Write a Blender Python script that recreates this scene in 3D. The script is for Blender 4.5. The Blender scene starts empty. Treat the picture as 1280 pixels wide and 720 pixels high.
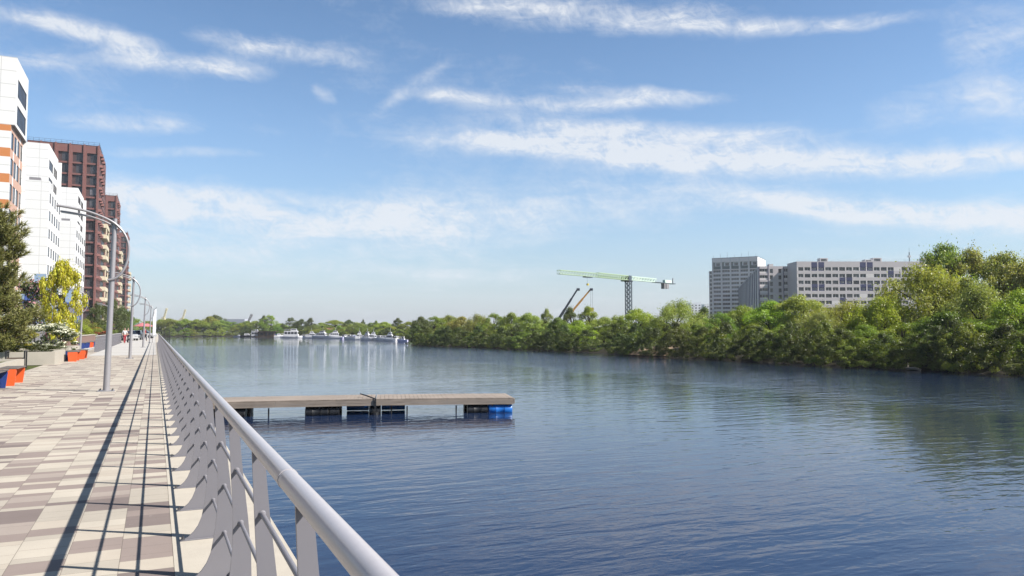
import bpy, math, random
import numpy as np
from mathutils import Vector, Matrix

sc = bpy.context.scene
COL = sc.collection
R = math.radians
rnd = random.Random(7)
HAZE = 0.00016

# ------------------------------------------------------------------ camera geometry (used to work out where things stand)
YAW, PITCH, FPX, EYE = R(24.9), math.atan(52 / 960.0), 960.0, 1.55
FW = Vector((math.sin(YAW) * math.cos(PITCH), math.cos(YAW) * math.cos(PITCH), math.sin(PITCH)))
RT = Vector((math.cos(YAW), -math.sin(YAW), 0))
UP = RT.cross(FW)
FH = Vector((math.sin(YAW), math.cos(YAW), 0))
WATER = -1.45

def sight(px, py):
    return FW + RT * ((px - 640) / FPX) - UP * ((py - 360) / FPX)

def on_ground(px, py, z=0.0):
    d = sight(px, py); t = (z - EYE) / d.z
    return d.x * t, d.y * t

def at_v(px, v, py=400):            # point at lateral offset v from the camera (x = v)
    d = sight(px, py); t = v / d.x
    return v, d.y * t

def at_u(px, u, py=400):            # point at distance u along the river
    d = sight(px, py); t = u / d.y
    return d.x * t, u

def depth(x, y):
    return x * FH.x + y * FH.y

def top_z(px, py, x, y):
    d = sight(px, py); t = depth(x, y) / (d.x * FH.x + d.y * FH.y)
    return EYE + d.z * t

# ------------------------------------------------------------------ materials
MATS = {}
def new_mat(name):
    m = bpy.data.materials.new(name); m.use_nodes = True
    nt = m.node_tree; b = nt.nodes['Principled BSDF']
    MATS[name] = m
    return m, nt, b

def nd(nt, kind, **kw):
    n = nt.nodes.new(kind)
    for k, v in kw.items():
        if k in n.inputs: n.inputs[k].default_value = v
        else: setattr(n, k, v)
    return n

def mth(nt, op, a, b=None, c=None, clamp=False):
    n = nt.nodes.new('ShaderNodeMath'); n.operation = op; n.use_clamp = clamp
    for i, v in enumerate((a, b, c)):
        if v is None: continue
        if isinstance(v, (int, float)): n.inputs[i].default_value = v
        else: nt.links.new(v, n.inputs[i])
    return n.outputs[0]

def mixc(nt, fac, a, b, blend='MIX'):
    n = nt.nodes.new('ShaderNodeMix'); n.data_type = 'RGBA'; n.blend_type = blend
    for sock, v in ((n.inputs['Factor'], fac), (n.inputs['A'], a), (n.inputs['B'], b)):
        if isinstance(v, (int, float)): sock.default_value = v
        elif isinstance(v, tuple): sock.default_value = v if len(v) == 4 else v + (1,)
        else: nt.links.new(v, sock)
    return n.outputs['Result']

def simple(name, col, rough=0.6, metal=0.0, var=0.12, scale=3.0, spec=0.5, bump=0.0, bscale=30.0):
    m, nt, b = new_mat(name)
    tc = nd(nt, 'ShaderNodeTexCoord')
    nz = nd(nt, 'ShaderNodeTexNoise', Scale=scale, Detail=6.0, Roughness=0.65)
    nt.links.new(tc.outputs['Object'], nz.inputs['Vector'])
    f = mth(nt, 'MULTIPLY_ADD', nz.outputs['Fac'], 2 * var, 1 - var)
    c = mixc(nt, 1.0, tuple(col), f, 'MULTIPLY')
    nt.links.new(c, b.inputs['Base Color'])
    b.inputs['Roughness'].default_value = rough; b.inputs['Metallic'].default_value = metal
    b.inputs['Specular IOR Level'].default_value = spec
    if bump > 0:
        n2 = nd(nt, 'ShaderNodeTexNoise', Scale=bscale, Detail=4.0)
        nt.links.new(tc.outputs['Object'], n2.inputs['Vector'])
        bp = nd(nt, 'ShaderNodeBump', Strength=0.6, Distance=bump)
        nt.links.new(n2.outputs['Fac'], bp.inputs['Height'])
        nt.links.new(bp.outputs['Normal'], b.inputs['Normal'])
    return m

simple('rail_paint', (0.1453, 0.1408, 0.1548), 0.42, 0.0, 0.07, 3.0, 0.5)
simple('rail_tube', (0.3931, 0.3685, 0.3735), 0.30, 0.25, 0.10, 22.0, 0.5)
simple('lamp_metal', (0.2668, 0.2568, 0.2668), 0.38, 0.35, 0.08, 6.0)
simple('steel', (0.156, 0.156, 0.1664), 0.35, 0.8, 0.1)
simple('led', (0.416, 0.416, 0.4056), 0.3)
simple('concrete', (0.3028, 0.2766, 0.233), 0.85, 0, 0.14, 2.0, 0.3, 0.004, 60)
simple('kerb', (0.332, 0.3028, 0.2563), 0.85, 0, 0.16, 5.0, 0.3, 0.003, 80)
simple('light_paving', (0.3349, 0.3229, 0.305), 0.8, 0, 0.06, 1.5)
simple('quay_wall', (0.182, 0.1716, 0.156), 0.9, 0, 0.2, 1.0)
simple('soil', (0.052, 0.0442, 0.0234), 0.95, 0, 0.4, 1.5, 0.1)
simple('turf', (0.052, 0.0624, 0.0182), 0.95, 0, 0.35, 2.0, 0.1, 0.02, 25)
simple('bank_earth', (0.0208, 0.01872, 0.01248), 0.95, 0, 0.4, 0.8, 0.1, 0.05, 8)
simple('river_bed', (0.026, 0.026, 0.0208), 0.95)
simple('bark', (0.039, 0.03016, 0.02184), 0.9, 0, 0.35, 6.0, 0.1)
simple('orange', (0.5408, 0.07774, 0.0169), 0.4, 0, 0.06)
simple('blue_paint', (0.01352, 0.0338, 0.1487), 0.4, 0, 0.06)
simple('bench_slat', (0.104, 0.0884, 0.078), 0.5, 0, 0.2)
simple('white_facade', (0.5195, 0.5195, 0.516), 0.7, 0, 0.03, 0.4)
def seams(m, dz, dxy, dark):
    nt = m.node_tree; b = nt.nodes['Principled BSDF']; old = b.inputs['Base Color'].links[0].from_socket
    tc = nd(nt, 'ShaderNodeTexCoord'); sp = nd(nt, 'ShaderNodeSeparateXYZ'); nt.links.new(tc.outputs['Object'], sp.inputs[0])
    a = mth(nt, 'LESS_THAN', mth(nt, 'FRACT', mth(nt, 'DIVIDE', sp.outputs['Z'], dz)), .07 / dz)
    c = mth(nt, 'LESS_THAN', mth(nt, 'FRACT', mth(nt, 'DIVIDE', mth(nt, 'ADD', mth(nt, 'ADD', sp.outputs['X'], sp.outputs['Y']), 500.37), dxy)), .06 / dxy)
    nt.links.new(mixc(nt, mth(nt, 'MULTIPLY', mth(nt, 'MAXIMUM', a, c), dark), old, (.1, .1, .1)), b.inputs['Base Color'])
seams(MATS['white_facade'], 1.525, 2.4, .42)
simple('orange_facade', (0.3869, 0.1435, 0.04368), 0.7, 0, 0.05)
simple('peach_facade', (0.3744, 0.2371, 0.181), 0.7, 0, 0.05)
simple('blue_facade', (0.0312, 0.0676, 0.2496), 0.6, 0, 0.05)
simple('pale_blue_facade', (0.1716, 0.2392, 0.3432), 0.6, 0, 0.05)
simple('grey_facade', (0.156, 0.1508, 0.1612), 0.7, 0, 0.05)
simple('dark_panel', (0.026, 0.0234, 0.026), 0.4, 0, 0.1)
simple('brick', (0.1299, 0.05148, 0.04524), 0.8, 0, 0.14, 2.0)
simple('brick_dark', (0.03744, 0.01622, 0.01747), 0.7, 0, 0.12, 2.0)
simple('cream', (0.4514, 0.4004, 0.2912), 0.7, 0, 0.05)
simple('panel_grey', (0.4663, 0.4219, 0.4274), 0.8, 0, 0.06, 0.5)
simple('panel_light', (0.5995, 0.5551, 0.544), 0.8, 0, 0.06, 0.5)
simple('tower_panel', (0.6907, 0.6104, 0.5892), 0.8, 0, 0.06, 0.5)
simple('tower_white', (0.5824, 0.5751, 0.5824), 0.7, 0, 0.05, 0.5)
simple('slab_blue', (0.0103, 0.01572, 0.07956), 0.6, 0, 0.08)
simple('fin_blue', (0.0507, 0.05273, 0.09464), 0.6, 0, 0.08)
simple('dark_green', (0.0156, 0.052, 0.0468), 0.6)
simple('roof_felt', (0.0832, 0.0806, 0.0832), 0.9)
simple('far_white', (0.6157, 0.624, 0.649), 0.8, 0, 0.03, 0.1)
simple('far_grey', (0.2808, 0.2964, 0.3588), 0.8, 0, 0.03, 0.1)
simple('red_roof', (0.1456, 0.052, 0.0364), 0.8)
simple('crane_green', (0.297, 0.3947, 0.2496), 0.5, 0, 0.1)
simple('crane_mast', (0.0442, 0.0624, 0.078), 0.5, 0, 0.1)
simple('crane_white', (0.4659, 0.5834, 0.4929), 0.5, 0, 0.1)
simple('boom_dark', (0.0156, 0.0182, 0.0312), 0.4)
simple('boom_orange', (0.429, 0.2106, 0.039), 0.4)
simple('hook_yellow', (0.39, 0.312, 0.026), 0.4)
simple('crane_yellow', (0.5158, 0.4576, 0.2928), 0.5)
simple('boat_white', (0.5649, 0.5649, 0.579), 0.3, 0, 0.04, 0.7)
simple('boat_lavender', (0.4056, 0.4056, 0.5616), 0.35, 0, 0.04)
simple('boat_dark', (0.013, 0.0156, 0.0234), 0.3)
simple('boat_glass', (0.0104, 0.0156, 0.026), 0.08)
simple('boat_blue', (0.0312, 0.0676, 0.208), 0.4)
simple('brown_wood', (0.0624, 0.039, 0.0234), 0.8, 0, 0.25)
simple('barrel_black', (0.00624, 0.00624, 0.00728), 0.45)
simple('barrel_blue', (0.006188, 0.1052, 0.3837), 0.35, 0, 0.08)
simple('ironwork', (0.0104, 0.0104, 0.01144), 0.5)
simple('terracotta', (0.1404, 0.0832, 0.0676), 0.85)
simple('car_white', (0.39, 0.39, 0.3952), 0.2, 0, 0.02)
simple('car_silver', (0.182, 0.1924, 0.2184), 0.25, 0.4, 0.02)
simple('tyre', (0.0104, 0.0104, 0.0104), 0.8)
simple('skin', (0.26, 0.1612, 0.1144), 0.6)
simple('hair', (0.0208, 0.013, 0.0104), 0.6)
simple('cloth_red', (0.234, 0.0208, 0.0312), 0.8)
simple('cloth_dark', (0.0156, 0.0156, 0.026), 0.8)
simple('cloth_white', (0.3744, 0.3744, 0.3744), 0.8)
simple('flag_white', (0.5678, 0.5751, 0.597), 0.7, 0, 0.03)
simple('parasol_pink', (0.3224, 0.104, 0.1144), 0.8)

def glass_mat(name, c0, c1, rough=0.06):
    m, nt, b = new_mat(name)
    oi = nd(nt, 'ShaderNodeObjectInfo')
    f = mth(nt, 'POWER', oi.outputs['Random'], 2.0)
    nt.links.new(mixc(nt, f, c0, c1), b.inputs['Base Color'])
    b.inputs['Roughness'].default_value = rough
    return m
glass_mat('glass', (0.012, 0.014, 0.018), (0.085, 0.08, 0.08))
glass_mat('glass_warm', (0.016, 0.014, 0.016), (0.12, 0.11, 0.12))
simple('frame_dark', (0.0312, 0.0286, 0.0312), 0.5)
simple('frame_white', (0.5616, 0.5616, 0.5694), 0.5)

def wood_deck():
    m, nt, b = new_mat('deck_wood')
    tc = nd(nt, 'ShaderNodeTexCoord')
    mp = nd(nt, 'ShaderNodeMapping'); mp.inputs['Scale'].default_value = (0.55, 9.0, 9.0)
    nt.links.new(tc.outputs['Object'], mp.inputs['Vector'])
    nz = nd(nt, 'ShaderNodeTexNoise', Scale=3.0, Detail=6.0, Roughness=0.7, Distortion=0.6)
    nt.links.new(mp.outputs[0], nz.inputs['Vector'])
    n2 = nd(nt, 'ShaderNodeTexNoise', Scale=0.9, Detail=3.0)
    nt.links.new(tc.outputs['Object'], n2.inputs['Vector'])
    oi = nd(nt, 'ShaderNodeObjectInfo')
    c = mixc(nt, nz.outputs['Fac'], (0.078, 0.060, 0.048), (0.32, 0.27, 0.225))
    f = mth(nt, 'MULTIPLY_ADD', n2.outputs['Fac'], 0.7, 0.65)
    c = mixc(nt, 1.0, c, f, 'MULTIPLY')
    nt.links.new(c, b.inputs['Base Color']); b.inputs['Roughness'].default_value = 0.75
wood_deck()

def tiles():
    m, nt, b = new_mat('pavers')
    tc = nd(nt, 'ShaderNodeTexCoord'); sp = nd(nt, 'ShaderNodeSeparateXYZ')
    nt.links.new(tc.outputs['Object'], sp.inputs[0])
    W, L = 0.33, 0.62
    xs = mth(nt, 'DIVIDE', mth(nt, 'ADD', sp.outputs['X'], 33 - 0.15), W)
    col = mth(nt, 'FLOOR', xs); fx = mth(nt, 'FRACT', xs)
    w1 = nd(nt, 'ShaderNodeTexWhiteNoise', noise_dimensions='1D'); nt.links.new(col, w1.inputs['W'])
    ys = mth(nt, 'ADD', mth(nt, 'DIVIDE', sp.outputs['Y'], L), mth(nt, 'MULTIPLY', w1.outputs['Value'], 7.0))
    ys = mth(nt, 'ADD', ys, 100)
    row = mth(nt, 'FLOOR', ys); fy = mth(nt, 'FRACT', ys)
    a, c = 0.20, 0.56
    ga = mth(nt, 'GREATER_THAN', fy, a); gc = mth(nt, 'GREATER_THAN', fy, c)
    sub = mth(nt, 'ADD', ga, gc)
    cb = nd(nt, 'ShaderNodeCombineXYZ')
    nt.links.new(col, cb.inputs[0]); nt.links.new(row, cb.inputs[1]); nt.links.new(sub, cb.inputs[2])
    w2 = nd(nt, 'ShaderNodeTexWhiteNoise', noise_dimensions='3D'); nt.links.new(cb.outputs[0], w2.inputs['Vector'])
    cr = nd(nt, 'ShaderNodeValToRGB'); cr.color_ramp.interpolation = 'CONSTANT'
    stops = [(0.0, (0.339, 0.306, 0.256)), (0.30, (0.284, 0.256, 0.215)), (0.52, (0.317, 0.281, 0.233)), (0.66, (0.235, 0.200, 0.175)),
             (0.79, (0.188, 0.153, 0.137)), (0.93, (0.137, 0.111, 0.102))]
    el = cr.color_ramp.elements
    el[0].position, el[0].color = 0.0, stops[0][1] + (1,)
    el[1].position, el[1].color = stops[1][0], stops[1][1] + (1,)
    for p, cc in stops[2:]:
        e = el.new(p); e.color = cc + (1,)
    nt.links.new(w2.outputs['Value'], cr.inputs[0])
    # joints
    jx = mth(nt, 'LESS_THAN', mth(nt, 'MINIMUM', fx, mth(nt, 'SUBTRACT', 1.0, fx)), 0.0075)
    d1 = mth(nt, 'ABSOLUTE', mth(nt, 'SUBTRACT', fy, a)); d2 = mth(nt, 'ABSOLUTE', mth(nt, 'SUBTRACT', fy, c))
    d3 = mth(nt, 'MINIMUM', fy, mth(nt, 'SUBTRACT', 1.0, fy))
    jy = mth(nt, 'LESS_THAN', mth(nt, 'MINIMUM', mth(nt, 'MINIMUM', d1, d2), d3), 0.004)
    j = mth(nt, 'MAXIMUM', jx, jy)
    nz = nd(nt, 'ShaderNodeTexNoise', Scale=1.1, Detail=8.0, Roughness=0.7); nt.links.new(tc.outputs['Object'], nz.inputs['Vector'])
    nf = nd(nt, 'ShaderNodeTexNoise', Scale=140.0, Detail=2.0); nt.links.new(tc.outputs['Object'], nf.inputs['Vector'])
    f = mth(nt, 'ADD', mth(nt, 'MULTIPLY_ADD', nz.outputs['Fac'], 0.46, 0.68), mth(nt, 'MULTIPLY', nf.outputs['Fac'], 0.18))
    cc = mixc(nt, 1.0, cr.outputs[0], f, 'MULTIPLY')
    # worn pale scuffs
    ns = nd(nt, 'ShaderNodeTexNoise', Scale=4.5, Detail=9.0, Roughness=0.75, Distortion=1.4); nt.links.new(tc.outputs['Object'], ns.inputs['Vector'])
    sc_ = mth(nt, 'MULTIPLY', mth(nt, 'GREATER_THAN', ns.outputs['Fac'], 0.685), 0.35)
    cc = mixc(nt, sc_, cc, (0.36, 0.34, 0.31))
    cc = mixc(nt, mth(nt, 'MULTIPLY', j, 0.7), cc, (0.10, 0.083, 0.068))
    nt.links.new(cc, b.inputs['Base Color']); b.inputs['Roughness'].default_value = 0.8
    b.inputs['Specular IOR Level'].default_value = 0.3
    bp = nd(nt, 'ShaderNodeBump', Strength=0.5, Distance=0.002)
    nt.links.new(mth(nt, 'SUBTRACT', mth(nt, 'MULTIPLY', nf.outputs['Fac'], 0.5), j), bp.inputs['Height'])
    nt.links.new(bp.outputs[0], b.inputs['Normal'])
tiles()

def water_mat():
    m, nt, b = new_mat('water')
    tc = nd(nt, 'ShaderNodeTexCoord')
    def ripples(ang, sx, sy, scale, detail, dist, rough=0.5):
        mp = nd(nt, 'ShaderNodeMapping'); mp.vector_type = 'POINT'
        mp.inputs['Rotation'].default_value = (0, 0, ang); mp.inputs['Scale'].default_value = (sx, sy, 1)
        nt.links.new(tc.outputs['Object'], mp.inputs['Vector'])
        n = nd(nt, 'ShaderNodeTexNoise', Scale=scale, Detail=detail, Roughness=rough, Distortion=dist)
        nt.links.new(mp.outputs[0], n.inputs['Vector'])
        return n.outputs['Fac']
    # wind lanes: a rough strip along the far bank, a calm one beyond the bend, patches between
    sp = nd(nt, 'ShaderNodeSeparateXYZ'); nt.links.new(tc.outputs['Object'], sp.inputs[0])
    pat = ripples(R(24), 0.30, 1.0, 0.055, 4.0, 0.8)
    wob = mth(nt, 'MULTIPLY_ADD', ripples(R(24), 0.6, 1.0, 0.12, 3.0, 0.3), 8.0, -4.0)
    xw = mth(nt, 'ADD', sp.outputs['X'], wob); yw = mth(nt, 'ADD', sp.outputs['Y'], mth(nt, 'MULTIPLY', wob, 2.0))
    def ramp(v, a, b):
        n = nd(nt, 'ShaderNodeMapRange'); n.interpolation_type = 'SMOOTHSTEP'; n.clamp = True
        nt.links.new(v, n.inputs[0]); n.inputs[1].default_value = a; n.inputs[2].default_value = b
        return n.outputs[0]
    strip = mth(nt, 'MULTIPLY', mth(nt, 'MULTIPLY', ramp(xw, 25, 30), ramp(xw, 48.0, 42)), ramp(yw, 130, 80))
    calm = ramp(yw, 140, 158)
    lane = mth(nt, 'MULTIPLY_ADD', pat, 1.3, -0.30, clamp=True)
    mid = mth(nt, 'MULTIPLY', ramp(yw, 45, 85), ramp(xw, 50, 44))
    lane = mth(nt, 'ADD', mth(nt, 'MULTIPLY', lane, .7), mth(nt, 'MULTIPLY', mid, 0.8))
    lane = mth(nt, 'ADD', lane, mth(nt, 'MULTIPLY', strip, mth(nt, 'MULTIPLY_ADD', pat, 1.2, 0.1)))
    lane = mth(nt, 'MULTIPLY', lane, mth(nt, 'SUBTRACT', 1.0, mth(nt, 'MULTIPLY', calm, .9)))
    r1 = ripples(R(22), 0.30, 1.0, 2.0, 2.0, 0.5)
    r2 = ripples(R(30), 0.45, 1.0, 5.2, 2.0, 0.7)
    r3 = ripples(R(12), 0.40, 1.0, 0.55, 2.0, 0.3)
    r4 = ripples(R(5), 0.7, 1.0, 13.0, 2.0, 0.3)
    h = mth(nt, 'ADD', mth(nt, 'MULTIPLY', r1, 0.062), mth(nt, 'MULTIPLY', r2, 0.022))
    h = mth(nt, 'ADD', h, mth(nt, 'MULTIPLY', r3, 0.045))
    h = mth(nt, 'ADD', h, mth(nt, 'MULTIPLY', r4, 0.0025))
    r5 = ripples(R(-40), 1.0, 0.75, 4.2, 3.0, 0.4, .6)
    h = mth(nt, 'ADD', h, mth(nt, 'MULTIPLY', mth(nt, 'MULTIPLY', r5, 0.040), mth(nt, 'MINIMUM', mth(nt, 'MULTIPLY', lane, .5), 1.0)))
    h = mth(nt, 'MULTIPLY', h, mth(nt, 'MULTIPLY_ADD', lane, 0.62, 0.14))
    bp = nd(nt, 'ShaderNodeBump', Strength=1.0, Distance=1.0)
    bp.inputs['Filter Width'].default_value = 0.012
    nt.links.new(h, bp.inputs['Height']); nt.links.new(bp.outputs[0], b.inputs['Normal'])
    b.inputs['Base Color'].default_value = (0.009, 0.018, 0.046, 1)
    b.inputs['IOR'].default_value = 1.333; b.inputs['Roughness'].default_value = 0.03
    b.inputs['Specular IOR Level'].default_value = 0.5
water_mat()

def leaf_mat(name, trans=0.35, var=0.30, hue=0.03):
    m, nt, b = new_mat(name)
    nt.nodes.remove(b)
    out = nt.nodes['Material Output']
    oi = nd(nt, 'ShaderNodeObjectInfo'); ge = nd(nt, 'ShaderNodeNewGeometry'); tc = nd(nt, 'ShaderNodeTexCoord')
    nz = nd(nt, 'ShaderNodeTexNoise', Scale=6.0, Detail=4.0, Roughness=0.7); nt.links.new(tc.outputs['Object'], nz.inputs['Vector'])
    f = mth(nt, 'ADD', mth(nt, 'MULTIPLY_ADD', nz.outputs['Fac'], 2 * var, 1 - var), mth(nt, 'MULTIPLY_ADD', ge.outputs['Random Per Island'], 0.4, -0.2))
    c = mixc(nt, 1.0, oi.outputs['Color'], f, 'MULTIPLY')
    hs = nd(nt, 'ShaderNodeHueSaturation')
    nt.links.new(mth(nt, 'ADD', mth(nt, 'MULTIPLY_ADD', oi.outputs['Random'], hue, 0.5 - hue / 2),
                     mth(nt, 'MULTIPLY_ADD', ge.outputs['Random Per Island'], 0.04, -0.02)), hs.inputs['Hue'])
    nt.links.new(c, hs.inputs['Color'])
    d = nd(nt, 'ShaderNodeBsdfDiffuse'); t = nd(nt, 'ShaderNodeBsdfTranslucent'); g = nd(nt, 'ShaderNodeBsdfGlossy', Roughness=0.45)
    nt.links.new(hs.outputs[0], d.inputs[0])
    nt.links.new(mixc(nt, 1.0, hs.outputs[0], (1.0, 1.0, 0.55), 'MULTIPLY'), t.inputs[0])
    mx = nd(nt, 'ShaderNodeMixShader', Fac=trans); nt.links.new(d.outputs[0], mx.inputs[1]); nt.links.new(t.outputs[0], mx.inputs[2])
    m2 = nd(nt, 'ShaderNodeMixShader', Fac=0.035); nt.links.new(mx.outputs[0], m2.inputs[1]); nt.links.new(g.outputs[0], m2.inputs[2])
    nt.links.new(m2.outputs[0], out.inputs['Surface'])
leaf_mat('leaves', 0.5)
leaf_mat('needles', 0.15, 0.25, 0.02)
leaf_mat('petals', 0.3, 0.1, 0.0)

# ------------------------------------------------------------------ mesh builder
class MB:
    def __init__(s): s.v = []; s.f = []; s.m = []; s.mats = []
    def mi(s, mat):
        if mat not in s.mats: s.mats.append(mat)
        return s.mats.index(mat)
    def add(s, vs, fs, mat):
        o = len(s.v); i = s.mi(mat)
        s.v += [tuple(p) for p in vs]; s.f += [tuple(o + k for k in f) for f in fs]; s.m += [i] * len(fs)
    def quad(s, a, b, c, d, mat): s.add([a, b, c, d], [(0, 1, 2, 3)], mat)
    def box(s, x0, y0, z0, x1, y1, z1, mat):
        s.add([(x0, y0, z0), (x1, y0, z0), (x1, y1, z0), (x0, y1, z0), (x0, y0, z1), (x1, y0, z1), (x1, y1, z1), (x0, y1, z1)],
              [(0, 3, 2, 1), (4, 5, 6, 7), (0, 1, 5, 4), (1, 2, 6, 5), (2, 3, 7, 6), (3, 0, 4, 7)], mat)
    def bar(s, a, b, w, h, mat):
        a, b = Vector(a), Vector(b); d = (b - a).normalized()
        r = d.cross(Vector((0, 0, 1)))
        r = Vector((1, 0, 0)) if r.length < 1e-4 else r.normalized()
        u = r.cross(d); vs = []
        for p in (a, b):
            for sx, sy in ((-1, -1), (1, -1), (1, 1), (-1, 1)): vs.append(p + r * (sx * w / 2) + u * (sy * h / 2))
        s.add(vs, [(0, 1, 2, 3), (7, 6, 5, 4), (0, 4, 5, 1), (1, 5, 6, 2), (2, 6, 7, 3), (3, 7, 4, 0)], mat)
    def tube(s, path, rad, mat, n=8, cap=True):
        path = [Vector(p) for p in path]
        rads = rad if isinstance(rad, (list, tuple)) else [rad] * len(path)
        vs = []; fs = []; ref = None
        for i, p in enumerate(path):
            d = (path[min(i + 1, len(path) - 1)] - path[max(i - 1, 0)]).normalized()
            if ref is None:
                ref = Vector((1, 0, 0)) if abs(d.x) < 0.9 else Vector((0, 1, 0))
            r = (ref - d * ref.dot(d)).normalized(); u = d.cross(r); ref = r
            for k in range(n):
                a = 2 * math.pi * k / n
                vs.append(p + (r * math.cos(a) + u * math.sin(a)) * rads[i])
        for i in range(len(path) - 1):
            for k in range(n):
                fs.append((i * n + k, i * n + (k + 1) % n, (i + 1) * n + (k + 1) % n, (i + 1) * n + k))
        if cap:
            fs.append(tuple(range(n - 1, -1, -1))); fs.append(tuple((len(path) - 1) * n + k for k in range(n)))
        s.add(vs, fs, mat)
    def prism(s, poly, axis, a, b, mat):     # poly of 2D points extruded along an axis from a to b
        def P(p, t): return {'y': (p[0], t, p[1]), 'x': (t, p[0], p[1]), 'z': (p[0], p[1], t)}[axis]
        n = len(poly); vs = [P(p, a) for p in poly] + [P(p, b) for p in poly]
        fs = [tuple(range(n)), tuple(range(2 * n - 1, n - 1, -1))] + [(k, n + k, n + (k + 1) % n, (k + 1) % n) for k in range(n)]
        s.add(vs, fs, mat)
    def mesh(s, name, smooth=False):
        me = bpy.data.meshes.new(name); me.from_pydata(s.v, [], s.f)
        for k in s.mats: me.materials.append(MATS[k])
        me.polygons.foreach_set('material_index', s.m)
        if smooth: me.polygons.foreach_set('use_smooth', [True] * len(s.f))
        me.update(); return me
    def build(s, name, parent=None, smooth=False, fix=False):
        me = s.mesh(name, smooth)
        if fix:
            import bmesh
            bm = bmesh.new(); bm.from_mesh(me); bmesh.ops.recalc_face_normals(bm, faces=bm.faces); bm.to_mesh(me); bm.free()
        if smooth:
            try: me.set_sharp_from_angle(angle=R(40))
            except Exception: pass
        return link(name, me, parent)

def link(name, me, parent=None):
    o = bpy.data.objects.new(name, me); COL.objects.link(o)
    if parent: o.parent = parent
    return o

def thing(name, label, cat, loc=(0, 0, 0), rz=0.0, group=None):
    o = bpy.data.objects.new(name, None); COL.objects.link(o)
    o.empty_display_size = 0.2
    o.location = loc; o.rotation_euler = (0, 0, rz)
    return tag(o, label, cat, group)

def tag(o, label, cat, group=None):
    o['label'] = label; o['category'] = cat
    if group: o['group'] = group
    return o

def structure(o): o['kind'] = 'structure'; return o

def copy_tree(o, parent=None):
    c = o.copy(); COL.objects.link(c)
    if parent: c.parent = parent
    for ch in list(o.children): copy_tree(ch, c)
    return c

# ------------------------------------------------------------------ setting
QX = 0.90
m = MB(); m.quad((-4000, -4000, -2.6), (4000, -4000, -2.6), (4000, 4000, -2.6), (-4000, 4000, -2.6), 'river_bed'); structure(m.build('ground'))
m = MB(); m.quad((QX - 0.3, -80, WATER), (95, -80, WATER), (95, 370, WATER), (QX - 0.3, 370, WATER), 'water'); structure(m.build('water'))
# left land: garden soil, the promenade sheet, the light paving, the quay edge
m = MB(); m.quad((-1600, -120, -0.02), (0.14, -120, -0.02), (0.14, 354, -0.02), (-1600, 354, -0.02), 'turf')
structure(m.build('garden_ground'))
m = MB(); m.quad((-4.4, -20, 0), (0.15, -20, 0), (0.15, 352, 0), (-4.4, 352, 0), 'pavers'); structure(m.build('promenade'))
m = MB(); m.quad((-14, 48, -0.006), (-4.39, 48, -0.006), (-4.39, 352, -0.006), (-14, 352, -0.006), 'light_paving'); structure(m.build('side_path'))
m = MB(); m.quad((-3.55, 52, 0.004), (0.10, 52, 0.004), (0.10, 340, 0.004), (-3.55, 340, 0.004), 'light_paving')
for yy in (58, 66, 76, 90): m.quad((-3.5, yy, 0.008), (0.08, yy, 0.008), (0.08, yy + 0.25, 0.008), (-3.5, yy + 0.25, 0.008), 'concrete')
structure(m.build('light_paving'))
m = MB()
m.quad((0.15, -20, 0.003), (QX, -20, 0.003), (QX, 354, 0.003), (0.15, 354, 0.003), 'kerb')
m.quad((QX, -20, 0.003), (QX, -20, -2.6), (QX, 354, -2.6), (QX, 354, 0.003), 'quay_wall')
structure(m.build('quay'))
# far bank and the land behind it
SH = [(51.6, -80), (51.2, 0), (51.1, 31), (50.5, 60), (51.3, 86), (50, 112), (46.5, 130), (44, 139), (45.5, 146), (54, 151), (61, 159),
      (66, 180), (67, 215), (63, 262), (56, 300), (43, 345), (32, 353), (14, 353), (QX, 353)]
def offset_line(d):
    out = []
    for i, p in enumerate(SH):
        a = Vector(SH[max(i - 1, 0)]); b = Vector(SH[min(i + 1, len(SH) - 1)]); t = (b - a).normalized()
        q = Vector(p) + Vector((t.y, -t.x)) * d
        out.append((q.x, q.y))
    out[-1] = (QX, 353 + d)
    return out
m = MB()
prev = None
for d, z in ((-2.0, -2.0), (0.4, -1.38), (2.5, -0.9), (9.0, -0.3)):
    cur = [(x, y, z + (0.12 * math.sin(i * 2.3) if d > 0.5 else 0)) for i, (x, y) in enumerate(offset_line(d))]
    if prev:
        for i in range(len(cur) - 1): m.quad(prev[i], cur[i], cur[i + 1], prev[i + 1], 'bank_earth' if d < 8 else 'turf')
    prev = cur
outer = [(1600, -80, 0.2)] + [(1600, y, 0.2) for y in (600, 1600)] + [(QX, 1600, 0.2)]
n0 = len(m.v)
m.add(prev + [(QX, 1600, 0.2), (1600, 1600, 0.2), (1600, -80, 0.2)], [tuple(range(len(prev) + 3))], 'turf')
structure(m.build('far_bank'))
m = MB(); m.quad((-1600, 354, -0.02), (QX, 354, -0.02), (QX, 1600, 0.2), (-1600, 1600, 0.2), 'turf'); structure(m.build('far_land'))

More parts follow.
